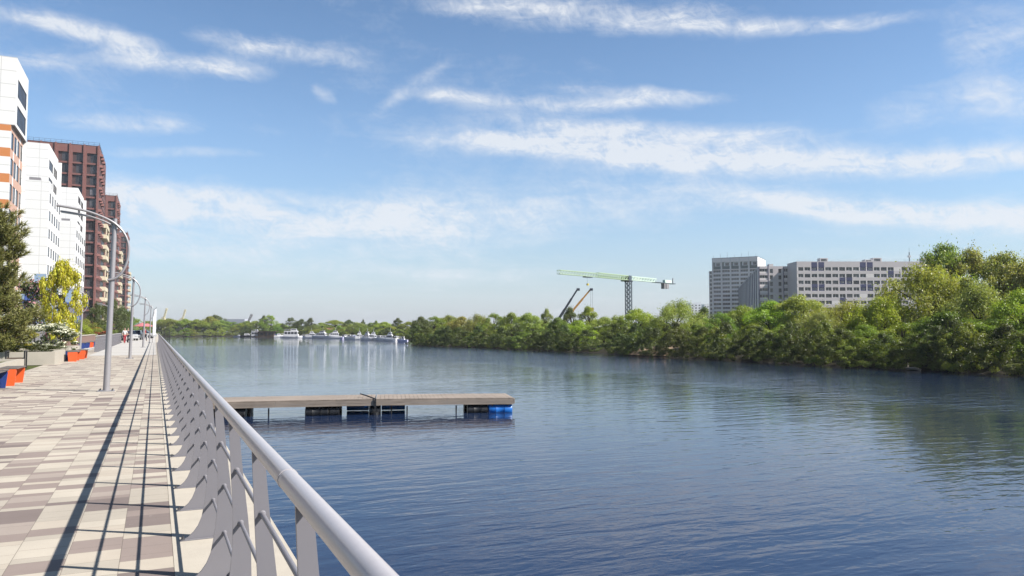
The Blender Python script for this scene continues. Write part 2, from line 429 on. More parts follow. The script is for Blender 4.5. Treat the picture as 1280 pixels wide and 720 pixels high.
# ------------------------------------------------------------------ railing
RX, RZ, RR = 0.374, 1.10, 0.031
RODS = ((0.394, 0.835), (0.418, 0.57), (0.424, 0.28))
def post_mesh():
    m = MB()
    left = [(0.225, 0.010), (0.250, 0.022), (0.292, 0.058), (0.322, 0.102), (0.345, 0.160), (0.357, 0.225), (0.370, 0.32), (0.380, 0.45), (0.380, 0.60), (0.366, 0.82), (0.352, 1.075)]
    right = [(0.398, 1.075), (0.424, 0.82), (0.452, 0.60), (0.470, 0.42), (0.478, 0.20), (0.482, 0.010)]
    m.prism(left + right, 'y', -0.008, 0.008, 'rail_paint')
    m.box(0.205, -0.030, 0.004, 0.50, 0.030, 0.0095, 'rail_paint')
    for x in (0.222, 0.462):
        for y in (-0.018, 0.018): m.tube([(x, y, 0.0096), (x, y, 0.022), (x, y, 0.024), (x, y, 0.036)], [0.012, 0.012, 0.006, 0.006], 'steel', 6)
    for x, z in RODS:
        m.tube([(x, -0.010, z), (x, 0.010, z)], 0.0150, 'rail_paint', 12)
        m.tube([(x, -0.015, z), (x, -0.010, z)], [0.0105, 0.0145], 'rail_paint', 12)
    return m.mesh('post')
PM = post_mesh()
def railing(name, label, x0, ys, flip=False):
    y0 = ys[0]
    t = thing(name, label, 'railing', (x0, y0, 0))
    s = -1 if flip else 1
    for i, y in enumerate(ys):
        o = link('post', PM, t); o.location = (0, y - y0, 0)
        if flip: o.rotation_euler = (0, 0, math.pi); o.location = (2 * RX, y - y0, 0)
    L0, L1 = -0.6, ys[-1] - y0 + 0.4
    m = MB(); m.tube([(RX, L0 + (L1 - L0) * k / 40, RZ) for k in range(41)], RR, 'rail_tube', 20)
    k = L0 + 2.9
    while k < L1: m.tube([(RX, k, RZ), (RX, k + 0.02, RZ)], RR + 0.0016, 'rail_tube', 20); k += 6
    m.build('handrail', t, True)
    for x, z in RODS:
        if flip: x = 2 * RX - x
        m = MB(); m.tube([(x, L0, z), (x, L1, z)], 0.0095, 'rail_paint', 10); m.build('rail_bar', t, True)
    return t
railing('railing', 'long grey railing with fin-shaped posts and round handrail on the water side', 0, [0.10 + 1.02 * k for k in range(98)])
railing('railing', 'grey finned railing on the inland side of the pale paving, behind the nearest lamp post', -4.05, [60.5 + 1.02 * k for k in range(43)], True)
t = thing('gate', 'small dark metal gangway gate across the quay at the far end of the railing', 'gate', (0.45, 100.4, 0))
m = MB()
for x in (0.0, 0.55, 1.15): m.bar((x, 0, 0), (x, 0, 1.5), 0.06, 0.06, 'ironwork')
m.build('post', t); m = MB()
for z in (0.35, 0.7, 1.05, 1.46): m.bar((0.03, 0, z), (1.12, 0, z), 0.04, 0.04, 'ironwork')
m.build('rail', t)

# ------------------------------------------------------------------ street lamps
def lamp_proto(label):
    t = thing('street_lamp', label, 'street lamp')
    m = MB(); m.tube([(0, 0, 0.02), (0, 0, 0.5), (0, 0, 2.4), (0, 0, 4.38)], [0.078, 0.076, 0.066, 0.052], 'lamp_metal', 20); m.build('pole', t, True)
    m = MB(); m.box(-0.19, -0.19, 0.0, 0.19, 0.19, 0.022, 'lamp_metal')
    for sx in (-1, 1):
        for sy in (-1, 1): m.tube([(sx * 0.14, sy * 0.14, 0.022), (sx * 0.14, sy * 0.14, 0.06)], 0.016, 'steel', 6)
    m.build('base_plate', t)
    ctrl = [(-0.10, 2.80), (0.05, 2.84), (0.19, 2.96), (0.30, 3.20), (0.35, 3.48), (0.33, 3.76), (0.22, 4.02), (0.04, 4.22), (-0.20, 4.36), (-0.60, 4.50), (-0.98, 4.565), (-1.30, 4.60)]
    def curve(ps, n=5):
        out = []
        for i in range(len(ps) - 1):
            p0, p1, p2, p3 = (Vector(ps[max(i - 1, 0)]), Vector(ps[i]), Vector(ps[i + 1]), Vector(ps[min(i + 2, len(ps) - 1)]))
            for k in range(n):
                q = k / n
                out.append(0.5 * ((2 * p1) + (p2 - p0) * q + (2 * p0 - 5 * p1 + 4 * p2 - p3) * q * q + (3 * p1 - p0 - 3 * p2 + p3) * q ** 3))
        return out + [Vector(ps[-1])]
    c = curve(ctrl)
    m = MB(); m.tube([(p.x, -0.075, p.y) for p in c], 0.030, 'lamp_metal', 12); m.build('arm', t, True)
    low = [(0.06, 4.12), (-0.18, 4.27), (-0.58, 4.40), (-0.95, 4.455), (-1.22, 4.475)]
    c2 = curve(low)
    m = MB(); m.tube([(p.x, 0.03, p.y) for p in c2], 0.024, 'lamp_metal', 10)
    h = m.build('light_bar', t, True)
    m = MB(); m.prism([(-1.20, 4.440), (-0.55, 4.375), (-0.55, 4.395), (-1.20, 4.460)], 'y', 0.0, 0.06, 'led'); m.build('diffuser', h)
    return t
LP = lamp_proto('nearest street lamp, tall grey pole with a wide curved arm, on the checkered paving')
G = 'curved-arm street lamps along the promenade'
LP['group'] = G
lamps = [(-1.08, 21.96, None), (-1.18, 45.84, 'second street lamp from the front, beside the start of the pale paving'),
         (-0.55, 98.9, 'far slim street lamp beside the white feather flag near the end of the railing'),
         (-4.95, 64.5, 'street lamp with curved arm standing right of the yellow maple'),
         (-5.05, 101.6, 'street lamp half hidden behind the nearest lamp pole, in front of dark trees'),
         (-0.9, 74.0, 'slender street lamp between the second lamp and the far one, by the parked cars')]
for i, (x, y, lab) in enumerate(lamps):
    o = LP if i == 0 else copy_tree(LP)
    o.location = (x, y, 0); o.rotation_euler = (0, R(1.2), R(rnd.uniform(-4, 4)) if i else 0)
    if lab: o['label'] = lab

# ------------------------------------------------------------------ foliage
def mesh_quads(name, V, mat, soft=None):          # V: (n,4,3) quads
    n = len(V); me = bpy.data.meshes.new(name)
    me.vertices.add(4 * n); me.vertices.foreach_set('co', np.ascontiguousarray(V, dtype=np.float32).ravel())
    me.loops.add(4 * n); me.loops.foreach_set('vertex_index', np.arange(4 * n, dtype=np.int32))
    me.polygons.add(n); me.polygons.foreach_set('loop_start', np.arange(0, 4 * n, 4, dtype=np.int32))
    me.materials.append(MATS[mat]); me.update(calc_edges=True); me.validate()
    if soft is not None and len(me.polygons) == n:
        me.polygons.foreach_set('use_smooth', [True] * n)
        me.normals_split_custom_set(np.repeat(soft, 4, axis=0).tolist())
    return me

def leaf_quads(P, Nrm, D, size, ratio, rs):
    n = len(P)
    D = D - Nrm * (D * Nrm).sum(1, keepdims=True); D /= np.linalg.norm(D, axis=1, keepdims=True) + 1e-9
    S = np.cross(Nrm, D)
    l = size * rs.uniform(0.6, 1.3, (n, 1)); w = l * ratio
    fold = Nrm * (w * 0.35)
    return np.stack([P - D * l * .5, P + S * w * .5 + fold, P + D * l * .5, P - S * w * .5 + fold], 1)

def crown(seed, nclump, nleaf, leaf, kind):
    """normalised crown: height 1, radius about .5, standing on z=0"""
    rs = np.random.RandomState(seed); rr = random.Random(seed)
    base = {'round': .14, 'weep': .05, 'up': .12, 'shrub': .0, 'dense': .08, 'loose': .28, 'oval': .10}[kind]
    cl = []
    lobes = [(rr.uniform(0, 6.28), rr.uniform(.35, .75), rr.uniform(.12, .3)) for _ in range(7)]
    tries = 0
    while len(cl) < nclump and tries < 20000:
        tries += 1
        t = rr.random() ** (.85)
        z = base + (1 - base) * t
        if kind in ('round', 'loose'): prof = math.sin(math.pi * min(1, (.16 + .84 * t))) ** .55
        elif kind == 'weep': prof = (1 - t ** 3.0) ** .6 * (.78 + .22 * math.sin(3 * t))
        elif kind == 'up': prof = .85 * math.sin(math.pi * (.10 + .88 * t)) ** .8 * (1 - .35 * t)
        elif kind == 'shrub': prof = (1 - t ** 2.2) ** .55
        elif kind == 'oval': prof = math.sin(math.pi * (.14 + .84 * t)) ** .6
        else: prof = (1 - t ** 2.6) ** .5 * (.75 + .25 * math.sin(4 * t))
        a = rr.uniform(0, 6.283)
        lob = 1 + sum(.28 * max(0, math.cos(a - la)) ** 6 * math.exp(-((t - lt) / lw) ** 2) for la, lt, lw in lobes) - .10
        r = .5 * prof * lob * (rr.random() ** .38)
        c = np.array([math.cos(a) * r, math.sin(a) * r, z - (.06 if t > .8 else 0)])
        rad = rr.uniform(.055, .125) * (1.1 if kind in ('round', 'weep', 'dense') else .9)
        cl.append((c, rad))
    per = nleaf // len(cl); VS = []
    for c, rad in cl:
        n = max(20, int(per * (rad / .09) ** 1.6))
        d = rs.normal(size=(n, 3)); d /= np.linalg.norm(d, axis=1, keepdims=True)
        rr_ = rs.uniform(.25, 1.0, (n, 1)) ** .45
        sc_ = np.array([1, 1, .72]) if kind not in ('weep',) else np.array([.8, .8, 1.25])
        P = c + d * rr_ * rad * sc_ * rs.uniform(.75, 1.2, (n, 1))
        if kind == 'weep': P[:, 2] -= rs.exponential(.03, n)
        P[:, 2] = np.maximum(P[:, 2], .005)
        N = d * .8 + rs.normal(size=(n, 3)) * .55 + np.array([0, 0, .35]); N /= np.linalg.norm(N, axis=1, keepdims=True)
        D = rs.normal(size=(n, 3)) + (np.array([0, 0, -1.6]) if kind == 'weep' else np.array([0, 0, -.3]))
        VS.append(leaf_quads(P, N, D, leaf, .55 if kind != 'weep' else .34, rs))
    # stray twigs of leaf outside the outline
    n = nleaf // 22
    idx = rs.randint(0, len(cl), n); C = np.array([cl[i][0] for i in idx]); Rd = np.array([cl[i][1] for i in idx])[:, None]
    d = rs.normal(size=(n, 3)); d /= np.linalg.norm(d, axis=1, keepdims=True)
    P = C + d * Rd * rs.uniform(1.0, 1.9, (n, 1)); P[:, 2] = np.maximum(P[:, 2], .005)
    N = rs.normal(size=(n, 3)); N /= np.linalg.norm(N, axis=1, keepdims=True)
    VS.append(leaf_quads(P, N, rs.normal(size=(n, 3)), leaf, .5, rs))
    return np.concatenate(VS), cl

def trunk_mesh(name, cl, seed, lim=22, r0=.028):
    rr = random.Random(seed); m = MB()
    bend = [(rr.uniform(-.02, .02), rr.uniform(-.02, .02)) for _ in range(6)]
    tp = [Vector((bend[i][0] * i, bend[i][1] * i, .62 * i / 5)) for i in range(6)]
    tp[0].z = -.06
    m.tube(tp, [r0 * (1 - .14 * i) for i in range(6)], 'bark', 8)
    for c, rad in rr.sample(cl, min(lim, len(cl))):
        c = Vector(c); k = min(4, max(1, int(c.z * 5.5)))
        a = tp[k] if c.z > tp[k].z - .05 else tp[max(1, k - 1)]
        mid = a.lerp(c, .5) + Vector((rr.uniform(-.03, .03), rr.uniform(-.03, .03), rr.uniform(-.01, .05)))
        m.tube([a, mid, c], [r0 * .42, r0 * .26, r0 * .10], 'bark', 5)
    return m.mesh(name, True)

PROTO = {}
def proto(key, kind, seed, ncl, nleaf, leaf, r0=.028):
    V, cl = crown(seed, ncl, nleaf, leaf, kind)
    C = V.mean(1); CC = np.array([c for c, r in cl])
    near = CC[np.argmin(((C[:, None, :] - CC[None]) ** 2).sum(2), 1)]
    a = C - near; a /= np.linalg.norm(a, axis=1, keepdims=True) + 1e-6
    b = (C - np.array([0, 0, .42])) * np.array([1, 1, .9]); b /= np.linalg.norm(b, axis=1, keepdims=True) + 1e-6
    g = np.cross(V[:, 2] - V[:, 0], V[:, 1] - V[:, 3]); g /= np.linalg.norm(g, axis=1, keepdims=True) + 1e-9
    nn = a * .40 + b * .30 + np.array([0, 0, .75])
    sgn = np.sign((g * nn).sum(1, keepdims=True)); sgn[sgn == 0] = 1
    V = np.where(sgn[:, :, None] < 0, V[:, ::-1], V)            # every leaf faces out of its clump
    nn = nn + g * sgn * .35; nn /= np.linalg.norm(nn, axis=1, keepdims=True)
    PROTO[key] = (mesh_quads('crown', V, 'leaves'), trunk_mesh('trunk', cl, seed, 24, r0))
proto('round1', 'round', 11, 75, 17000, .0235)
proto('round2', 'dense', 12, 85, 17000, .0235)
proto('weep1', 'weep', 13, 105, 20000, .027)
proto('weep2', 'weep', 14, 95, 18000, .027)
proto('up1', 'up', 15, 60, 12000, .024)
proto('loose1', 'loose', 16, 70, 12000, .026)
proto('oval1', 'oval', 17, 75, 15000, .0235)
proto('shrub1', 'shrub', 18, 65, 10000, .030)
proto('shrub2', 'shrub', 19, 55, 9000, .032)
KIND_COL = {
    'olive': (0.268, 0.289, 0.068), 'willow': (0.261, 0.315, 0.060), 'green': (0.167, 0.230, 0.034), 'bright': (0.268, 0.356, 0.039),
    'dark': (0.085, 0.116, 0.026), 'ash': (0.238, 0.275, 0.064), 'mid': (0.222, 0.273, 0.039), 'sage': (0.250, 0.272, 0.080), 'yellow': (0.50, 0.48, 0.028)}

def tree(name, label, cat, x, y, z0, h, w, pk, col, group=None, trunk=True):
    t = thing(name, label, cat, (x, y, z0), rnd.uniform(0, 6.28), group)
    me, tm = PROTO[pk]
    k = [c * rnd.uniform(.9, 1.12) for c in KIND_COL[col]]
    c = link('crown', me, t); c.scale = (w, w, h); c.color = (*k, 1)
    if trunk:
        c = link('trunk', tm, t); c.scale = (w * .75 + h * .25, w * .75 + h * .25, h)
    return t

def px_tree(name, label, cat, px, ytop, wpx, v, pk, col, group=None, z0=-1.0, by='v'):
    x, y = at_v(px, v) if by == 'v' else at_u(px, v)
    zt = top_z(px, ytop, x, y)
    w = wpx * depth(x, y) / FPX
    return tree(name, label, cat, x, y, z0, zt - z0, w, pk, col, group)

# trees on the far bank: (px, top, width, lateral offset, shape, colour, label)
BANK = [
    (1182, 301, 66, 70, 'loose1', 'ash', 'tall fresh green tree standing above the willows just right of the roof mast'),
    (1216, 311, 80, 72, 'round1', 'olive', 'tall pale olive tree right of the tall fresh green tree on the far bank'),
    (1258, 312, 84, 67, 'loose1', 'olive', 'pale olive tree second from the right edge on the skyline of the far bank'),
    (1305, 316, 90, 66, 'round1', 'olive', 'olive tree on the skyline cut off by the right edge of the picture'),
    (1158, 331, 118, 64, 'weep1', 'willow', 'big round willow that hides the right end of the grey slab block'),
    (1228, 352, 90, 59, 'weep2', 'sage', 'greyish willow below the pale olive trees near the right edge'),
    (1275, 360, 80, 57, 'round2', 'bright', 'yellow green tree low at the right edge of the picture'),
    (1185, 388, 100, 56, 'round2', 'green', 'dark green bushy tree at the foot of the big round willow'),
    (1250, 398, 100, 55, 'round1', 'green', 'shaded green tree over the water at the right edge of the far bank'),
    (1104, 372, 84, 60, 'weep2', 'bright', 'bright yellow green willow left of the big round willow'),
    (1128, 405, 80, 55, 'oval1', 'mid', 'mid green tree over the pale log at the water'),
    (1060, 378, 82, 61, 'weep1', 'willow', 'olive willow in front of the middle of the grey slab block'),
    (1082, 405, 60, 55, 'round2', 'mid', 'bushy tree at the waterside below the bright yellow green willow'),
    (1022, 390, 60, 56, 'weep2', 'sage', 'grey green willow in front of the left end of the slab block'),
    (1002, 369, 70, 66, 'round1', 'willow', 'tall olive tree under the corner of the grey slab block'),
    (962, 375, 66, 64, 'round2', 'bright', 'yellow green tree in front of the blue finned wing of the slab block'),
    (982, 404, 60, 55, 'oval1', 'mid', 'low green waterside tree below the blue finned wing'),
    (942, 404, 54, 55, 'round2', 'green', 'low dark green waterside tree below the pale tower block'),
    (926, 382, 54, 63, 'round1', 'mid', 'round green tree in front of the pale tower block'),
    (902, 390, 46, 56, 'oval1', 'green', 'green tree at the left foot of the pale tower block'),
    (880, 383, 34, 66, 'round2', 'dark', 'dark pointed tree between the big round olive tree and the pale tower'),
    (849, 376, 74, 58, 'weep1', 'olive', 'big round olive tree leaning over the bare sandy clearing on the far bank'),
    (872, 404, 40, 55, 'round2', 'green', 'dark green tree just right of the sandy clearing'),
    (818, 398, 34, 62, 'oval1', 'green', 'slim green tree behind the sandy clearing'),
    (799, 386, 50, 60, 'round1', 'bright', 'bright green tree to the right of the tower crane mast'),
    (773, 394, 40, 57, 'oval1', 'mid', 'mid green tree just left of the tower crane mast'),
    (755, 396, 38, 60, 'round1', 'willow', 'olive tree under the jib of the tower crane'),
    (735, 382, 36, 62, 'up1', 'bright', 'upright yellow green tree below the orange crane boom'),
    (712, 383, 32, 60, 'up1', 'dark', 'upright dark tree below the dark crane boom'),
    (722, 400, 40, 55, 'round2', 'bright', 'low yellow green tree by the water below the two crane booms'),
    (698, 396, 34, 57, 'round2', 'green', 'green tree left of the upright dark tree'),
    (683, 385, 24, 63, 'up1', 'olive', 'slim olive tree poking up left of the dark crane boom'),
    (662, 391, 36, 58, 'round1', 'willow', 'olive green tree two crowns left of the slim olive tree'),
    (640, 390, 38, 58, 'round2', 'mid', 'green tree above the right end of the wooden pontoon'),
    (618, 391, 38, 57, 'oval1', 'green', 'darker green tree above the pontoon, left of its right end'),
    (597, 393, 38, 57, 'weep2', 'olive', 'pale olive tree above the pontoon, right of the rusty one'),
    (577, 395, 36, 55, 'round2', 'olive', 'rusty olive tree over the beige patch on the far bank'),
    (560, 394, 36, 57, 'round1', 'mid', 'rounded tree left of the rusty olive tree'),
    (543, 395, 34, 54, 'oval1', 'green', 'green tree second from the tip of the far bank'),
    (526, 395, 30, 52, 'round2', 'dark', 'dark green tree on the tip of the far bank right of the boats'),
]
for px, yt, w, v, pk, col, lab in BANK:
    v = v - max(0, (570 - px) * 0.10) if px < 570 else v
    px_tree('tree', lab, 'tree', px, yt, w * 1.12, v, pk, col, 'trees on the far bank')
# filler crowns behind the first row, so no sky shows low between the trees
for i in range(26):
    px = 540 + i * 29 + rnd.uniform(-6, 6)
    yt = 402 - 0.02 * max(0, px - 850) + rnd.uniform(-3, 3)
    v = 74 - max(0, (600 - px)) * 0.16
    px_tree('tree', 'green tree filling the row behind the waterside trees of the far bank', 'tree', px, yt, 46, v, rnd.choice(['round2', 'oval1', 'round1']),
            rnd.choice(['green', 'mid', 'willow']), 'trees of the second row on the far bank')
# shrubs hanging over the water line
def shore_x(y):
    for (x0, y0), (x1, y1) in zip(SH, SH[1:]):
        if y0 <= y <= y1: return x0 + (x1 - x0) * (y - y0) / (y1 - y0)
    return 45
yy = 12.0; i = 0
while yy < 139:
    x = shore_x(yy) + rnd.uniform(-.9, .7)
    w = rnd.uniform(2.4, 4.4); h = rnd.uniform(2.2, 4.0)
    if not (80.5 < yy < 86):
        tree('shrub', 'dark leafy shrub overhanging the water line of the far bank', 'shrub', x, yy, -1.42, h, w, rnd.choice(['shrub1', 'shrub2']),
             rnd.choice(['dark', 'dark', 'green', 'dark', 'dark']), 'shrubs along the far bank', False)
    yy += w * rnd.uniform(.42, .62); i += 1
# undergrowth along the shore behind the boats and across the river bend
for (x0, y0), (x1, y1) in zip(SH[8:], SH[9:]):
    ln = math.hypot(x1 - x0, y1 - y0); k = max(1, int(ln / 4.2))
    for q in range(k):
        f = (q + rnd.random()) / k; w = rnd.uniform(4.5, 7.5)
        tx, ty = (x1 - x0) / ln, (y1 - y0) / ln; off = rnd.uniform(1.5, 4.5)
        tree('shrub', 'low green undergrowth along the shore beyond the moored boats', 'shrub', x0 + (x1 - x0) * f + ty * off, y0 + (y1 - y0) * f - tx * off, -1.3, rnd.uniform(2.4, 4.6), w,
             rnd.choice(['shrub1', 'shrub2', 'round2']), rnd.choice(['dark', 'green', 'mid', 'willow', 'green']), 'undergrowth along the marina shore', False)
# sandy clearing, pale log, beige patch
x, y = at_v(828, 53.4)
simple('sand', (0.2184, 0.1508, 0.0988), 0.95, 0, 0.2, 2.0)
m = MB()
ring = [(3.0 * math.cos(a) * (1 + .15 * math.sin(3 * a)), 4.0 * math.sin(a)) for a in [k * math.pi / 8 for k in range(16)]]
m.add([(p[0], p[1], .25 + .13 * p[0]) for p in ring] + [(p[0] * 1.15, p[1] * 1.15, -.5) for p in ring],
      [tuple(range(16))] + [(k, 16 + k, 16 + (k + 1) % 16, (k + 1) % 16) for k in range(16)], 'sand')
o = m.build('sandy_clearing'); o.location = (x, y, -0.85); structure(o)
simple('log_wood', (0.234, 0.208, 0.1664), 0.8, 0, 0.2)
def logg(px, v, ln, label):
    x, y = at_v(px, v)
    m = MB(); m.tube([(0, -ln / 2, 0), (.05, -ln * .2, .08), (-.03, ln * .2, .06), (.04, ln / 2, .14)], [.08, .11, .09, .05], 'log_wood', 8)
    m.tube([(0, ln * .1, .08), (.2, ln * .2, .5)], [.03, .02], 'log_wood', 6)
    o = m.build('log', None, True); o.location = (x, y, WATER + .08); tag(o, label, 'log')
logg(1136, 50.6, 1.7, 'pale driftwood log lying at the water line under the trees at right')
logg(790, 51.4, 2.4, 'bleached fallen log sloping into the water left of the sandy clearing')

# far treeline beyond the river bend and trees behind the marina
FAR = [(188, 401, 22), (202, 399, 24), (217, 400, 24), (231, 398, 24), (246, 399, 24), (263, 395, 24), (278, 400, 24), (291, 402, 22), (210, 398, 24), (240, 401, 22), (255, 400, 24), (270, 401, 24), (300, 404, 20)]
for px, yt, w in FAR:
    px_tree('tree', 'green tree in the hazy treeline beyond the river bend', 'tree', px, yt, w * 1.15, 362 + rnd.uniform(0, 10), rnd.choice(['round2', 'round1', 'oval1']),
            rnd.choice(['mid', 'green', 'willow', 'mid']), 'trees beyond the river bend', 0.0, 'u')
px_tree('tree', 'dome shaped dark tree rising over the far treeline', 'tree', 268, 393.5, 26, 385, 'round1', 'dark', None, 0.0, 'u')
MAR = [(308, 401, 24, 371, 'round2', 'green', 'dark green tree behind the small dark-hulled motorboat'),
       (321, 401, 22, 361, 'round1', 'olive', 'pale olive tree behind the brown boathouse'),
       (330, 394, 16, 356, 'up1', 'dark', 'dark narrow tree left of the tall lime green one behind the boats'),
       (338, 393.5, 22, 344, 'oval1', 'bright', 'tall lime green tree behind the brown boathouse'),
       (350, 404, 22, 351, 'round2', 'mid', 'low tree right of the tall lime green one'),
       (363, 396.5, 18, 326, 'oval1', 'dark', 'dark green tree behind the double-deck white boat'),
       (377, 398.5, 18, 324, 'round2', 'dark', 'dark tree just right of the one behind the double-deck boat'),
       (388, 397, 16, 316, 'up1', 'dark', 'narrow dark tree between the double-deck boat and the white yachts'),
       (402, 403, 24, 316, 'round2', 'willow', 'yellowish green tree left of the red roofed shed'),
       (420, 400, 30, 316, 'round1', 'mid', 'green tree rising behind the red roofed shed'),
       (437, 399.5, 14, 301, 'round1', 'dark', 'dark tree right behind the red roofed shed'),
       (447, 403, 26, 288, 'weep2', 'olive', 'pale round olive tree behind the moored boats'),
       (454, 399, 8, 288, 'up1', 'dark', 'pointed conifer-like dark tree over the boats'),
       (464, 403, 16, 284, 'oval1', 'green', 'small green tree right of the pointed dark one'),
       (470, 400.5, 12, 281, 'up1', 'green', 'slender tree above the row of small boats'),
       (480, 402, 26, 262, 'round2', 'bright', 'bright lime tree above the right half of the boats'),
       (497, 397, 18, 248, 'up1', 'dark', 'tall dark tree above the rightmost boats'),
       (510, 402, 20, 234, 'round1', 'mid', 'green tree beside the tip of the far bank behind the rightmost boat'),
       (430, 406, 24, 301, 'shrub1', 'mid', 'low bushy tree right of the red roofed shed'),
       (488, 408, 20, 240, 'shrub1', 'willow', 'low bushy tree at the shore behind the small boats'),
       (395, 407, 20, 326, 'shrub2', 'mid', 'low bush at the shore behind the white yachts')]
for px, yt, w, u, pk, col, lab in MAR:
    px_tree('tree', lab, 'tree', px, yt, w * 1.2, u, pk, col, 'trees behind the moored boats', 0.0, 'u')
for i in range(12):
    px_tree('tree', 'green tree filling the wood behind the boats', 'tree', 300 + i * 18 + rnd.uniform(-4, 4), 406 + rnd.uniform(-1, 1), 28, 392 - i * 9,
            'round2', rnd.choice(['mid', 'green', 'willow']), 'wood behind the boats', 0.0, 'u')

# trees at the foot of the left towers
LEFT = [(88, 394, 34, 92, 'oval1', 'bright', 'light green young tree right of the yellow maple trunk'),
        (106, 398, 30, 100, 'round2', 'mid', 'green bushy tree behind the lamp by the maple'),
        (121, 377, 28, 118, 'up1', 'dark', 'tall dark tree at the foot of the nearest red brick tower'),
        (139, 372, 32, 150, 'round2', 'dark', 'broad dark tree behind the nearest lamp pole'),
        (152, 384, 26, 172, 'round1', 'dark', 'dark tree right of the nearest lamp pole below the brick towers'),
        (163, 392, 18, 195, 'up1', 'green', 'narrow dark green tree at the foot of the farthest brick tower'),
        (172, 398, 16, 240, 'oval1', 'bright', 'sunlit yellowish tree beyond the parked cars'),
        (182, 401, 18, 290, 'round2', 'mid', 'far green tree at the end of the promenade'),
        (98, 408, 30, 108, 'shrub1', 'mid', 'green shrub behind the low brown wall'),
        (128, 402, 34, 135, 'shrub1', 'green', 'dark green shrub behind the inland railing'),
        (150, 404, 30, 180, 'shrub2', 'dark', 'dark shrub behind the far end of the inland railing')]
for px, yt, w, u, pk, col, lab in LEFT:
    px_tree('tree' if 'shrub' not in pk else 'shrub', lab, 'tree' if 'shrub' not in pk else 'shrub', px, yt, w * 1.1, u, pk, col, None, -0.02, 'u')

# yellow maple
V, cl = crown(41, 95, 11000, .042, 'oval')
PROTO['maple'] = (mesh_quads('crown', V, 'leaves'), trunk_mesh('trunk', cl, 41, 26, .013))
x, y = at_u(76, 60)
tree('maple_tree', 'yellow leaved young maple with a thin trunk beside the white flowering bush', 'tree', x, y, 0, top_z(76, 324, x, y), 2.45, 'maple', 'yellow')
x, y = at_u(38, 66)
V, cl = crown(43, 40, 2600, .05, 'round')
tp = thing('blossom_tree', 'pink blossoming tree half hidden behind the dark pine', 'tree', (x, y, 0))
c = link('crown', mesh_quads('crown', V[np.arange(len(V)) % 4 > 0], 'leaves'), tp); c.scale = (4.2, 4.2, 5.2); c.color = (.05, .075, .025, 1)
c = link('blossom', mesh_quads('blossom', V[::4] + .004, 'petals'), tp); c.scale = (4.2, 4.2, 5.2); c.color = (.34, .16, .19, 1)
c = link('trunk', trunk_mesh('trunk', cl, 43, 20, .016), tp); c.scale = (4.2, 4.2, 5.2)

# pine
def pine(x, y, h, label):
    t = thing('pine_tree', label, 'tree', (x, y, 0.4))
    rs = np.random.RandomState(5); rr = random.Random(5); m = MB(); VS = []
    m.tube([(0, 0, -.1), (.05, 0, h * .4), (-.04, .05, h * .75), (0, 0, h * .98)], [.13, .10, .06, .015], 'bark', 8)
    z = .15
    def tuft(p, d, n, ln):
        d = d / (np.linalg.norm(d) + 1e-9)
        base = p + d[None] * rs.uniform(-.16, .10, (n, 1))
        dirs = d[None] * rs.uniform(.5, 1.0, (n, 1)) + rs.normal(size=(n, 3)) * .55
        dirs /= np.linalg.norm(dirs, axis=1, keepdims=True)
        l = ln * rs.uniform(.7, 1.25, (n, 1))
        s = np.cross(dirs, rs.normal(size=(n, 3))); s /= np.linalg.norm(s, axis=1, keepdims=True)
        w = .011
        VS.append(np.stack([base - s * w, base + s * w, base + dirs * l + s * w * .5, base + dirs * l - s * w * .5], 1))
    while z < h * .95:
        f = z / h
        L = 2.5 * (1 - f) ** .62 * (.72 + .28 * math.sin(f * 9 + 1)) * (.50 + .50 * min(1, f / .30)) + .12
        for k in range(rr.randint(5, 7)):
            a = rr.uniform(0, 6.28); ll = L * rr.uniform(.6, 1.12)
            rise = rr.uniform(.10, .50)
            p0 = Vector((0, 0, z)); p1 = p0 + Vector((math.cos(a) * ll * .55, math.sin(a) * ll * .55, ll * .10)); p2 = p0 + Vector((math.cos(a) * ll, math.sin(a) * ll, ll * rise + .1))
            m.tube([p0, p1, p2], [.04 * (1 - f) + .012, .02, .008], 'bark', 5)
            ntw = max(4, int(ll * 12))
            for q in range(ntw):
                s_ = .25 + .75 * (q + rr.random()) / ntw
                c = (p0.lerp(p1, s_ / .55) if s_ < .55 else p1.lerp(p2, (s_ - .55) / .45))
                off = Vector((rr.gauss(0, .17), rr.gauss(0, .17), abs(rr.gauss(0, .12)))) * (.5 + .6 * s_)
                e = np.array(c + off); d = np.array((math.cos(a), math.sin(a), .9)) * .6 + np.array(off) * 2.0 + np.array([0, 0, .35])
                tuft(e, d, 40, .19)
        z += rr.uniform(.24, .36)
    tuft(np.array([0, 0, h]), np.array([0, 0, 1.]), 60, .2)
    m.build('trunk', t, True)
    c = link('needles', mesh_quads('needles', np.concatenate(VS), 'needles'), t); c.color = (.165, .165, .048, 1)
    return t
x, y = -6.3, 39.8
pine(x, y, top_z(5, 258, x, y) - .4, 'dark green pine with upswept shaggy branches in the planters at the left edge')

